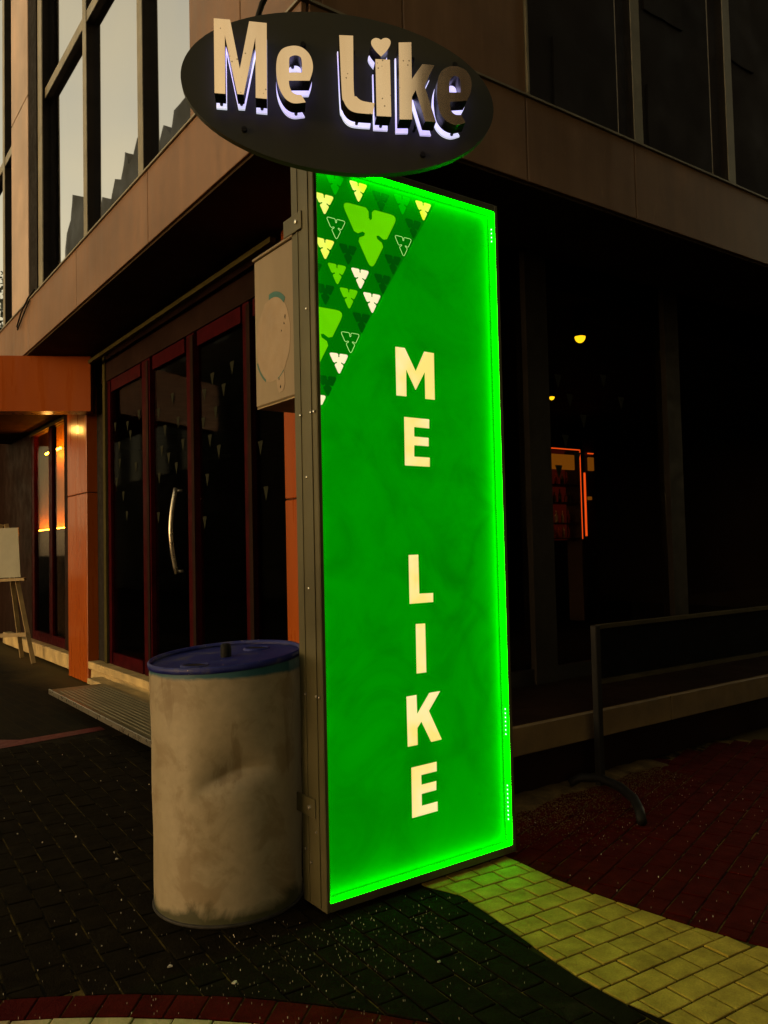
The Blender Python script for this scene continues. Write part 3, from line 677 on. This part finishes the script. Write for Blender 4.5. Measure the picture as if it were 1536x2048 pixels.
for (x, y, r, mt, lab) in ((5.10, 4.30, .043, 'bulb', 'nearest and brightest yellow ceiling dome lamp inside the bar'), (6.92, 6.27, .032, 'bulb', 'second yellow ceiling dome lamp, beside the window column'), (8.58, 8.28, .024, 'bulb_dim', 'farthest dim ceiling dome lamp near the green sign')):
    t = thing('ceiling_lamp', lab, 'lamp', (x, y, 3.0), 'ceiling lamps in the bar')
    mb = MB(); mb.lathe([(r*math.sin(a), 3.0-r*1.15*math.cos(a)) for a in [k*math.pi/2/8+.001 for k in range(9)]], (x, y), 24); mb.build('lamp_glass', mt, t, True)
    mb = MB(); mb.lathe([(.001, 3.2), (r*1.1, 3.2), (r*1.1, 3.002), (.001, 3.002)], (x, y), 24); mb.build('lamp_base', 'frame_dark', t, True)

# ------------------------------------------------------------------ illuminated totem sign
X0, X1, Y0, Y1, Z0, Z1 = 1.575, 2.540, 2.585, 2.753, .02, 2.862
gx0, gx1, gz0, gz1 = 1.594, 2.520, .052, 2.832   # opening
sg = thing('light_box_sign', 'tall green illuminated sign with vertical lettering on the pavement corner', 'sign', (2.05, 2.67, .02))
part('frame_post', 'sign_frame', sg, (X0, gx0, Y0, Y1, Z0, Z1), b=.003); part('frame_post', 'sign_frame', sg, (gx1, X1, Y0, Y1, Z0, Z1), b=.003)
part('frame_rail', 'sign_frame', sg, (gx0, gx1, Y0, Y1-.002, Z0, gz0), b=.002); part('frame_rail', 'sign_frame', sg, (gx0, gx1, Y0, Y1-.002, gz1, Z1), b=.002)
part('back_sheet', 'sign_frame', sg, (gx0, gx1, Y1-.012, Y1-.004, gz0, gz1))
part('frame_rib', 'sign_frame', sg, (X0-.004, X0-.0005, 2.62, 2.665, Z0+.01, Z1-.01), (X0-.003, X0-.0005, 2.70, 2.712, Z0+.01, Z1-.01))
YP = 2.620
pn = part('panel', 'panel_green', sg, (gx0+.003, gx1-.003, YP, YP+.012, gz0+.003, gz1-.003))
# lit reveal strips between the front lip and the panel
part('light_strip', 'led_green', sg, (gx1-.0035, gx1-.0005, Y0+.004, YP-.006, gz0+.004, gz1-.004))
part('light_strip', 'led_green_dim', sg, (gx0+.0005, gx0+.0035, Y0+.012, YP-.010, gz0+.004, gz1-.004))
part('light_strip', 'led_green', sg, (gx0+.005, gx1-.005, Y0+.004, YP-.006, gz0+.0005, gz0+.0035))
part('light_strip', 'led_green', sg, (gx0+.005, gx1-.005, Y0+.004, YP-.006, gz1-.0035, gz1-.0005))
part('panel_seam', 'seam', pn, (gx1-.0120, gx1-.0050, YP-.0035, YP-.001, gz0+.004, gz1-.004), (gx0+.005, gx1-.0122, YP-.0035, YP-.001, gz0+.005, gz0+.011), (gx0+.005, gx1-.0122, YP-.0035, YP-.001, gz1-.011, gz1-.005))
for z0, k in ((2.70, 4), (.520, 7), (.155, 9)):
    for i in range(k): part('led_chip', 'led_chip', sg, (gx1-.0052, gx1-.0036, YP-.018, YP-.013, z0+i*.018, z0+i*.018+.006))
def PP(u, v, w): return (u, YP-w, v)
def flat(name, pts, mat, d0, d1): 
    mb = MB(); mb.prism(pts, PP, d0, d1); return mb.build(name, mat, pn)
flat('shade_film', [(gx0+.004, gz1-.009), (2.213, gz1-.009), (2.20, 2.80), (1.612, 1.895), (gx0+.004, 1.87)], 'film_shade', .0003, .0008)
fm = dict(g='film_green', y='film_yellow', d='film_dark', l='film_lime', B='film_lime', c='film_cream')
for k, cx, zt, w, h in LEAVES:
    w = .0905*(w > .2 and 3.09 or 1); h = .0835*(h > .2 and 3.02 or 1)
    def cut(p):
        p = [Vector(q) for q in p]; p = clip(p, Vector((gx0+.004, 0)), Vector((-1, 0))) if min(q.x for q in p) < gx0+.004 else p
        return [(q.x, q.y) for q in p]
    out = cut([(cx+u, zt+v) for u, v in motif(w, h)])
    if len(out) < 4: continue
    if k == 'o':
        mb = MB(); n_ = len(out)
        for i in range(n_): mb.tube([PP(*out[i], .0013), PP(*out[(i+1) % n_], .0013)], .0011, 5, 0, False)
        mb.build('leaf_outline', 'film_line', pn)
    else: flat('leaf_motif', out, fm[k], .0010, .0016)
for ch, pts in PANEL_LETTERS: flat('letter', pts, 'film_letter', .0010, .0018)
# bolts and brackets on the side
for yy, z in ((2.640, 2.262), (2.60, 1.862), (2.623, 1.862), (2.70, 1.862), (2.60, .80), (2.623, .80), (2.70, .80), (2.66, 1.62), (2.66, 1.2), (2.64, .30), (2.72, .22), (2.68, .18)):
    mb = MB(); mb.lathe([(.001, 0), (.006, 0), (.005, .004), (.001, .005)], (0, 0), 8, fn=lambda v: Vector((X0-.004-v.z, yy+v.x, z+v.y))); mb.build('bolt', 'bolt', sg)
for z, y0, y1 in ((2.615, 2.66, 2.80), (.385, 2.64, 2.775)):
    mb = MB(); mb.box(X0-.010, X0-.0045, y0, y1, z-.035, z+.035, 0, .002); br_ = mb.build('bracket', 'sign_frame', sg)
    mb = MB(); mb.lathe([(.001, 0), (.009, 0), (.008, .006), (.001, .008)], (0, 0), 10, fn=lambda v: Vector((X0-.0105-v.z, y0+.035+v.x, z+v.y))); mb.build('bolt', 'bolt', br_)

# ------------------------------------------------------------------ old projecting sign behind it
BX = 1.62
bs = thing('projecting_sign', 'faded cream box sign with its round emblem peeled off, behind the green sign', 'sign', (1.72, 3.0, 1.96))
part('box', 'box_white', bs, (BX, BX+.20, 2.815, 3.165, 1.965, 2.606), b=.006)
part('cap', 'box_white', bs, (BX-.006, BX+.206, 2.812, 3.172, 2.608, 2.620), b=.003)
part('underside', 'timber', bs, (BX+.004, BX+.196, 2.82, 3.16, 1.957, 1.963))
def PB(u, v, w): return (BX-w, 3.165-u, 1.965+v)   # u from the left edge of the face
def ell(cx, cz, a, b, t0=0, t1=360, k=28): return [(cx+a*math.cos(R(t0+(t1-t0)*i/k)), cz+b*math.sin(R(t0+(t1-t0)*i/k))) for i in range(k+1)][:(k if t1-t0 == 360 else k+1)]
random.seed(5)
mb = MB(); mb.prism([(x+random.gauss(0, .002), y+random.gauss(0, .003)) for x, y in ell(.165, .265, .150, .178)], PB, .0002, .0010); mb.build('peeled_patch', 'box_bare', bs)
mb = MB(); mb.prism([(x+random.gauss(0, .002), y+random.gauss(0, .003)) for x, y in ell(.225, .085, .035, .055, k=14)], PB, .0003, .0015); mb.build('peeled_patch', 'box_bare', bs)
def cres(t0, t1, a0, a1): return ell(.165, .270, a1, a1*1.17, t0, t1, 10) + ell(.162, .266, a0, a0*1.17, t0, t1, 10)[::-1]
for t0, t1, a0, a1 in ((48, 100, .150, .166), (205, 245, .150, .163), (285, 305, .152, .158)):
    mb = MB(); mb.prism(cres(t0, t1, a0, a1), PB, .0012, .0018); mb.build('emblem_scrap', 'teal', bs)
for x, y, s_ in ((.272, .335, .006), (.262, .31, .004), (.225, .055, .005), (.213, .09, .004), (.24, .285, .003)):
    mb = MB(); mb.prism([(x+s_*math.cos(a)*random.uniform(.5, 1.2), y+1.6*s_*math.sin(a)*random.uniform(.5, 1.2)) for a in [k*math.pi/4 for k in range(8)]], PB, .0012, .0018); mb.build('emblem_scrap', 'frame_dark', bs)
mb = MB(); mb.tube([(BX+.05, 2.755, 2.29), (BX+.05, 2.814, 2.29)], .02, 12); mb.tube([(BX+.05, 2.755, 2.05), (BX+.05, 2.814, 2.05)], .02, 12); mb.build('bracket', 'sign_frame', bs, True)

# ------------------------------------------------------------------ oval sign
OC = EYE + Vector((1.465, 2.257, 2.884-1.35)); AZ = R(61.7)
ON = Vector((math.cos(AZ), math.sin(AZ), 0)); OS = Vector((math.sin(AZ), -math.cos(AZ), 0))
def PO(u, v, w): return OC + OS*u + Vector((0, 0, v)) - ON*w      # w towards the viewer
ov = thing('oval_sign', 'dark oval sign with raised brass letters above the green sign', 'sign', tuple(OC))
el = []
for k in range(96):
    a = 2*math.pi*k/96; x, y = .531*math.cos(a), .274*math.sin(a); ta = R(-4.5)
    el.append((.025 + x*math.cos(ta) - y*math.sin(ta), .004 + x*math.sin(ta) + y*math.cos(ta)))
mb = MB(); mb.prism(el, PO, -.030, 0); mb.build('plate', 'plate', ov)
for nm, hole in (('M', None), ('e', 'eh'), ('L', None), ('heart', None), ('i', None), ('k', None), ('e2', 'e2h')):
    o_ = OVAL_LETTERS[nm]; cut = 40 if nm != 'heart' else 60
    pts = smooth_poly(o_, cut) if nm in ('e', 'e2', 'L', 'heart') else o_
    h = smooth_poly(OVAL_LETTERS[hole], 60) if hole else None
    mb = MB(); mb.prism(pts, PO, .042, .1, h, 0, 1, 2); lt = mb.build('letter', ['brass', 'letter_side', 'halo_led'], ov)
    mb = MB(); mb.prism(pts, PO, .002, .012, h); mb.build('backing', 'acrylic_white', lt)
    us = [p[0] for p in o_]; vs = [p[1] for p in o_]; cu = sum(us)/len(us); vb = min(vs); ub = [p[0] for p in o_ if p[1] < vb+.02]; ub = sum(ub)/len(ub)
    for (u, v) in ((ub, vb+.012), (cu, max(vs)-.02)) if nm != 'M' else ((-.372, vb+.022), (-.240, vb+.014), (-.307, -.06)):
        mb = MB(); mb.tube([PO(u, v, .012), PO(u, v, .044)], .0055, 8); mb.build('stud', 'black_rubber', lt)
for u, v in ((-.10, .16), (.42, .12), (.30, -.20), (-.30, -.14)):
    mb = MB(); mb.tube([PO(u, v, .001), PO(u, v, .010)], .009, 12); mb.build('bolt', 'black_rubber', ov)
mb = MB(); mb.tube([PO(-.235, .22, -.05), PO(-.25, .275, -.04), PO(-.235, .315, -.03), PO(-.19, .40, -.02), PO(-.10, .52, -.02), PO(.05, .75, -.05)], .010, 10); mb.build('cable', 'black_rubber', ov, True)
mb = MB(); mb.bar(PO(-.20, -.02, -.031), (1.95, 3.15, 3.43), .05, .05); mb.bar(PO(.22, -.02, -.031), (2.30, 3.15, 3.46), .05, .05); mb.bar(PO(.0, -.20, -.031), (1.80, 2.68, 2.863), .04, .04)
mb.build('mounting_arm', 'frame_dark', ov)

# ------------------------------------------------------------------ drum
DC = (1.39, 3.01); rt = Vector((math.sin(R(65)), -math.cos(R(65)))); fw = Vector((math.cos(R(65)), math.sin(R(65))))
dr = thing('oil_drum', 'dented cream steel drum with blue lid beside the green sign', 'drum', (DC[0], DC[1], 0))
def warp(v):
    d = Vector((v.x-DC[0], v.y-DC[1])); r = d.length
    if r < 1e-4: u = f_ = 0
    else: u = d.dot(rt); f_ = d.dot(fw)
    z = v.z; k = max(0, min(1, z/.95))
    z2 = z + k*(.059*u + .035*f_)
    if r > .25 and .05 < z < .92:
        th = math.atan2(u, -f_)             # 0 faces the camera, + to the right
        s_ = (th-.12)/.62
        zc = .545 + .03*s_ - .035*abs(s_)**1.5
        dz = z-zc
        amp = .046*max(0, 1-s_*s_)**1.5 if abs(s_) < 1 else 0
        dent = amp*(math.exp(-abs(dz)/.11 - (dz/.2)**2) if dz > 0 else math.exp(-abs(dz)/.040 - (dz/.08)**2))
        dent += .006*math.exp(-((th+.75)/.25)**2 - ((z-.62)/.2)**2) + .0025*math.sin(5*th+9*z)*math.sin(z*7)
        d *= (r-dent)/r
    return Vector((DC[0]+d.x, DC[1]+d.y, z2))
prof = [(.284, .012)] + [(.284 + .010*(i/70) + (.0015 if i in (2, 68) else 0), .014 + .906*i/70) for i in range(71)]
mb = MB(); mb.lathe(prof, DC, 128, fn=warp); mb.build('body', 'drum_paint', dr, True)
mb = MB(); mb.lathe([(.280, 0), (.288, 0), (.291, .004), (.291, .009), (.287, .013), (.280, .013)], DC, 96, fn=warp); mb.build('bottom_rim', 'drum_rim', dr, True)
mb = MB(); mb.lathe([(.292, .918), (.2985, .920), (.301, .930), (.3005, .940), (.296, .945), (.290, .943), (.287, .934)], DC, 128, fn=warp); mb.build('top_rim', 'drum_blue', dr, True)
mb = MB(); mb.lathe([(.289, .928), (.27, .926), (.15, .9275), (.001, .929)], DC, 96, fn=warp); ld = mb.build('lid', 'drum_blue', dr, True)
def lidz(u, f_): return .929 + .059*u + .035*f_
for u, f_ in ((-.115, -.13), (.125, .13)):
    c = (DC[0]+rt.x*u+fw.x*f_, DC[1]+rt.y*u+fw.y*f_); z = lidz(u, f_)
    mb = MB(); mb.lathe([(.056, z-.006), (.054, z+.003), (.048, z+.005), (.043, z+.001), (.042, z-.02)], c, 32); mb.build('bung_ring', 'drum_blue', ld, True)
    mb = MB(); mb.lathe([(.0425, z+.0012), (.02, z+.0014), (.001, z+.0015)], c, 32); mb.build('bung', 'frame_dark', ld, True)
u, f_ = .0, .0; c = (DC[0]+rt.x*u, DC[1]+rt.y*u); z = lidz(u, f_)
mb = MB(); mb.lathe([(.021, z-.003), (.022, z+.03), (.019, z+.048), (.012, z+.052), (.001, z+.053)], c, 24); mb.build('knob', 'black_rubber', ld, True)

# ------------------------------------------------------------------ step, easel, barrier, cable
st = thing('metal_step', 'ribbed metal entrance step below the glass doors', 'step', (2.0, 6.6, 0))
part('tread_plate', 'tread', st, (1.86, 2.34, 5.02, 7.72, .118, .143), b=.002)
for i in range(11): part('tread_rib', 'tread', st, (1.90+i*.038, 1.915+i*.038, 5.03, 7.55, .1435, .1485), b=.002)
part('nosing', 'steel', st, (1.845, 1.859, 5.02, 7.72, .105, .150), b=.003)
for yy in (5.2, 6.4, 7.55): part('support', 'frame_dark', st, (2.00, 2.28, yy-.02, yy+.02, 0, .117))
es = thing('easel', 'wooden easel holding a blank white board at the far left', 'easel', (2.3, 10.95, 0))
ER = Vector((_r.x, _r.y, 0)); EF = Vector((_f.x, _f.y, 0)).normalized(); E0 = Vector((2.42, 10.86, 0))
def PE(u, v, w): return E0 + ER*u + EF*w + Vector((0, 0, v))      # u right, w away
mb = MB(); mb.bar(PE(0, 0, 0), PE(-.42, 1.75, .18), .05, .035); mb.build('leg', 'timber', es)
mb = MB(); mb.bar(PE(-.92, 0, 0), PE(-.48, 1.75, .18), .05, .035); mb.build('leg', 'timber', es)
mb = MB(); mb.bar(PE(-.42, 0, .62), PE(-.45, 1.70, .22), .05, .035); mb.build('leg', 'timber', es)
mb = MB(); mb.bar(PE(-.84, .34, .01), PE(-.09, .36, .01), .03, .05); mb.build('crossbar', 'timber', es)
mb = MB(); mb.bar(PE(-.90, 1.03, .0), PE(-.10, 1.05, .0), .06, .035); mb.build('ledge', 'timber', es)
mb = MB(); mb.prism([(-.98, 1.06), (-.16, 1.075), (-.225, 1.70), (-1.0, 1.69)], lambda u, v, w: PE(u, v, .02+.12*(v-1.06)-w), 0, .018); mb.build('board', 'board_white', es)
bt = thing('terrace_barrier', 'dark metal terrace barrier with a curved foot right of the green sign', 'barrier', (3.55, 2.95, 0))
mb = MB(); mb.box(3.535, 3.575, 2.94, 2.98, .03, .895, 0, .004); mb.build('post', 'barrier_metal', bt)
mb = MB(); mb.box(6.40, 6.44, 2.90, 2.94, .03, .895, 0, .004); mb.build('post', 'barrier_metal', bt)
for x in (3.555, 6.42):
    mb = MB(); mb.tube([(x-.10, 3.09, .03), (x-.06, 3.05, .06), (x, 2.96, .068), (x-.06, 2.78, .07), (x-.16, 2.62, .068), (x-.24, 2.53, .055), (x-.30, 2.47, .022)], .024, 12); mb.build('foot', 'barrier_metal', bt, True)
for z in (.885, .585): 
    mb = MB(); mb.bar((3.576, 2.96, z), (6.40, 2.92, z), .03, .022); mb.build('rail', 'rail_metal', bt)
mb = MB(); mb.bar((3.58, 2.962, .735), (6.395, 2.922, .735), .008, .27); mb.build('canvas_panel', 'canvas', bt)
mb = MB(); mb.tube([(1.872, 8.30, 3.93), (1.868, 8.55, 3.91), (1.868, 8.85, 3.84), (1.868, 9.05, 3.74), (1.868, 9.02, 3.70), (1.868, 8.80, 3.78), (1.870, 8.50, 3.88)], .008, 8)
tag(mb.build('cable', 'black_rubber', None, True), 'short black cable looped over the cladding band below the left windows', 'cable')
mb = MB(); mb.add([(.2, 6.18, -.008), (1.15, 6.30, -.008), (1.95, 6.42, -.008), (1.95, 6.56, -.008), (1.35, 6.50, -.008), (1.05, 6.78, -.008), (.2, 6.85, -.008)], [(0, 1, 2, 3, 4, 5, 6)])
tag(mb.build('painted_line', 'line_red'), 'red painted stripe on the paving before the entrance step', 'marking')
mb = MB(); mb.add([(.4, 6.36, -.004), (1.12, 6.42, -.004), (1.22, 6.50, -.004), (1.0, 6.56, -.004), (1.15, 6.64, -.004), (.4, 6.66, -.004)], [(0, 1, 2, 3, 4, 5)])
tag(mb.build('painted_patch', 'line_white'), 'worn pale painted patch on the red stripe at the left edge', 'marking')
# dirt bank by the deck
random.seed(11); mb = MB(); pts = [(2.56, 3.19)]
nx, ny = 26, 12
vs = []
for j in range(ny):
    for i in range(nx):
        x = 2.56 + 1.75*i/(nx-1); y = 3.18 - (.15 + .03*math.sin(x*9) + .05*max(0, 1-abs(x-3.1)/.7))*j/(ny-1)
        vs.append((x, y, .012*(1-(j/(ny-1))**1.5) + .004*math.sin(x*31+y*17) - (.012 if j == ny-1 or i in (0, nx-1) else 0)))
mb.add(vs, [(j*nx+i, j*nx+i+1, (j+1)*nx+i+1, (j+1)*nx+i) for j in range(ny-1) for i in range(nx-1)])
tag(mb.build('sand_bank', 'dirt', None, True), 'brown sand swept against the deck base', 'sand', None, 'stuff')
random.seed(31); mb = MB()
for i in range(7000):
    x = 2.56 + 1.6*random.random()**1.2; y = 3.12 - abs(random.gauss(0, .17 + .10*max(0, 1-abs(x-3.1)/.8)))
    s_ = random.choice((.0018, .0025, .0035, .005)); a = random.random()*6.28
    c0 = [(x+s_*math.cos(a+2.1*k), y+s_*math.sin(a+2.1*k), .0005) for k in range(3)] + [(x, y, s_*.9+.001)]
    mb.add(c0, [(0, 1, 3), (1, 2, 3), (2, 0, 3)])
tag(mb.build('sand_grains', 'dirt'), 'loose brown sand grains strewn over the red paving by the deck', 'sand', None, 'stuff')
# pale litter specks
random.seed(21); mb = MB()
def speck(x, y, s_):
    a = random.random()*6.28; k = random.choice((3, 4, 4, 5)); el_ = random.uniform(.35, 1)
    top = [(x + s_*math.cos(a+6.283*i/k)*random.uniform(.6, 1), y + s_*el_*math.sin(a+6.283*i/k)*random.uniform(.6, 1), .0045+random.uniform(0, .003)) for i in range(k)]
    low = [(p[0], p[1], .001) for p in top]
    mb.add(top+low, [tuple(range(k))] + [(i, (i+1) % k, k+(i+1) % k, k+i) for i in range(k)])
for i in range(760):
    x = random.uniform(.3, 2.3); y = random.gauss(2.35, .42)
    if random.random() < .35: x = random.gauss(1.5, .35); y = random.gauss(2.35, .22)
    if (x-DC[0])**2 + (y-DC[1])**2 < .31**2 or (X0-.02 < x < X1 and y > Y0-.02) or x > xl(y)-.02: continue
    speck(x, y, random.choice((.0006, .0007, .0009, .0011, .0016)))
for i in range(70): speck(random.uniform(.2, 1.8), random.uniform(2.9, 6), random.choice((.002, .003, .004)))
for i in range(160): speck(random.uniform(2.55, 4.2), random.uniform(1.6, 2.9), random.choice((.001, .0013, .0018)))
for i in range(7): speck(random.uniform(.4, 2.0), random.uniform(2.0, 4.2), random.uniform(.006, .014))
tag(mb.build('litter', 'scrap'), 'pale specks of paper litter scattered over the dark paving', 'litter', None, 'stuff')

nb_ = thing('neighbour_house', 'dark unlit house beyond the orange portal', 'building', (6, 25, 0))
part('wall', 'wall_dark', nb_, (2.4, 9, 14.7, 40, 0, 9)); part('eaves', 'wall_dark', nb_, (2.2, 9.2, 14.65, 40.2, 9.002, 9.2))
# ------------------------------------------------------------------ surroundings mirrored in the glass and the brass, plus an added sky screen
def silhouette(name, label, prof, x0, x1, mat, cat='building'):
    t = thing(name, label, cat, (x1, prof[0][0], 0))
    mb = MB(); mb.prism(prof, lambda u, v, w: (w, u, v), x0, x1); mb.build('wall', mat, t)
    return t
# street front opposite (x = -5): stepped rooflines seen in the left windows
t1_ = silhouette('row_house', 'dark row of houses with stepped gables mirrored in the left windows', [(20, 0), (20, 14.9), (20.9, 14.9), (21.2, 14.25), (22.4, 14.3), (22.7, 13.7), (23.2, 14.2), (24.1, 13.4), (24.9, 13.9), (25.2, 13.1), (25.8, 15.0), (26.2, 14.5), (26.6, 14.4), (27.0, 15.0), (27.4, 14.2), (28.1, 14.5), (28.6, 13.8), (29.6, 14.4), (29.9, 13.2), (30.6, 12.9), (31.4, 14.6), (31.9, 15.2), (33.5, 15.9), (33.7, 14.9), (34.4, 14.6), (34.6, 13.6), (38, 13.4), (38, 0)], -11, -5, 'town_wall')
for yy in (21.5, 24, 26.5, 29, 31.5, 34):
    for zz in (4, 7.5, 10.8): part('window', 'town_glass', t1_, (-5.0, -4.97, yy, yy+1.1, zz, zz+1.7))
t2_ = thing('office_block', 'tall unlit block behind the viewer mirrored dark in the right letters', 'building', (11, -9, 0))
part('wall', 'town_dark', t2_, (-.27, 30, -14, -4, 0, 24)); part('cornice', 'town_dark', t2_, (-.30, 30.2, -14.2, -3.9, 24.002, 24.4))
for xx in range(0, 27, 3):
    for zz in (2.5, 6, 9.5, 13): part('shutter', 'town_dark', t2_, (xx, xx+1.4, -3.998, -3.95, zz, zz+1.8))
t4_ = silhouette('west_sky_screen', 'unseen block added left of the viewer to screen the west sky', [(-8.5, 0), (-8.5, 13), (-6, 14.2), (-3.5, 13), (-3.4, 13.8), (1.3, 13.8), (1.3, 0)], -15, -9, 'town_wall')  # out of view, added to keep low west sky off the right face
t3_ = thing('street_tree', 'leafy tree down the street mirrored in the far left window', 'tree', (-4, 42, 0))
mb = MB(); mb.tube([(-4, 42, 0), (-4.1, 42.1, 4), (-3.9, 42, 8), (-4, 42.2, 12)], [.28, .22, .15, .05], 10); mb.tube([(-4, 42, 5), (-3, 41, 8), (-2.4, 40.2, 11)], [.13, .09, .03], 8); mb.tube([(-4, 42, 6), (-5.2, 43, 9), (-5.8, 43.5, 11)], [.12, .08, .03], 8); mb.build('trunk', 'bark', t3_, True)
random.seed(9); mb = MB()
for i in range(2600):
    a = random.random()*6.283; b_ = math.acos(random.uniform(-1, 1)); r = random.uniform(.45, 1)**.5*random.choice((.8, 1, 1.1))
    c = Vector((-4 + 2.9*r*math.sin(b_)*math.cos(a), 42 + 3.4*r*math.sin(b_)*math.sin(a), 10.8 + 4.2*r*math.cos(b_)))
    s_ = random.uniform(.10, .22); d1 = Vector((random.gauss(0, 1), random.gauss(0, 1), random.gauss(0, 1))).normalized(); d2 = d1.orthogonal().normalized()
    mb.add([c-d1*s_, c+d2*s_*.5, c+d1*s_, c-d2*s_*.5], [(0, 1, 2, 3)])
mb.build('crown', 'leaf', t3_)
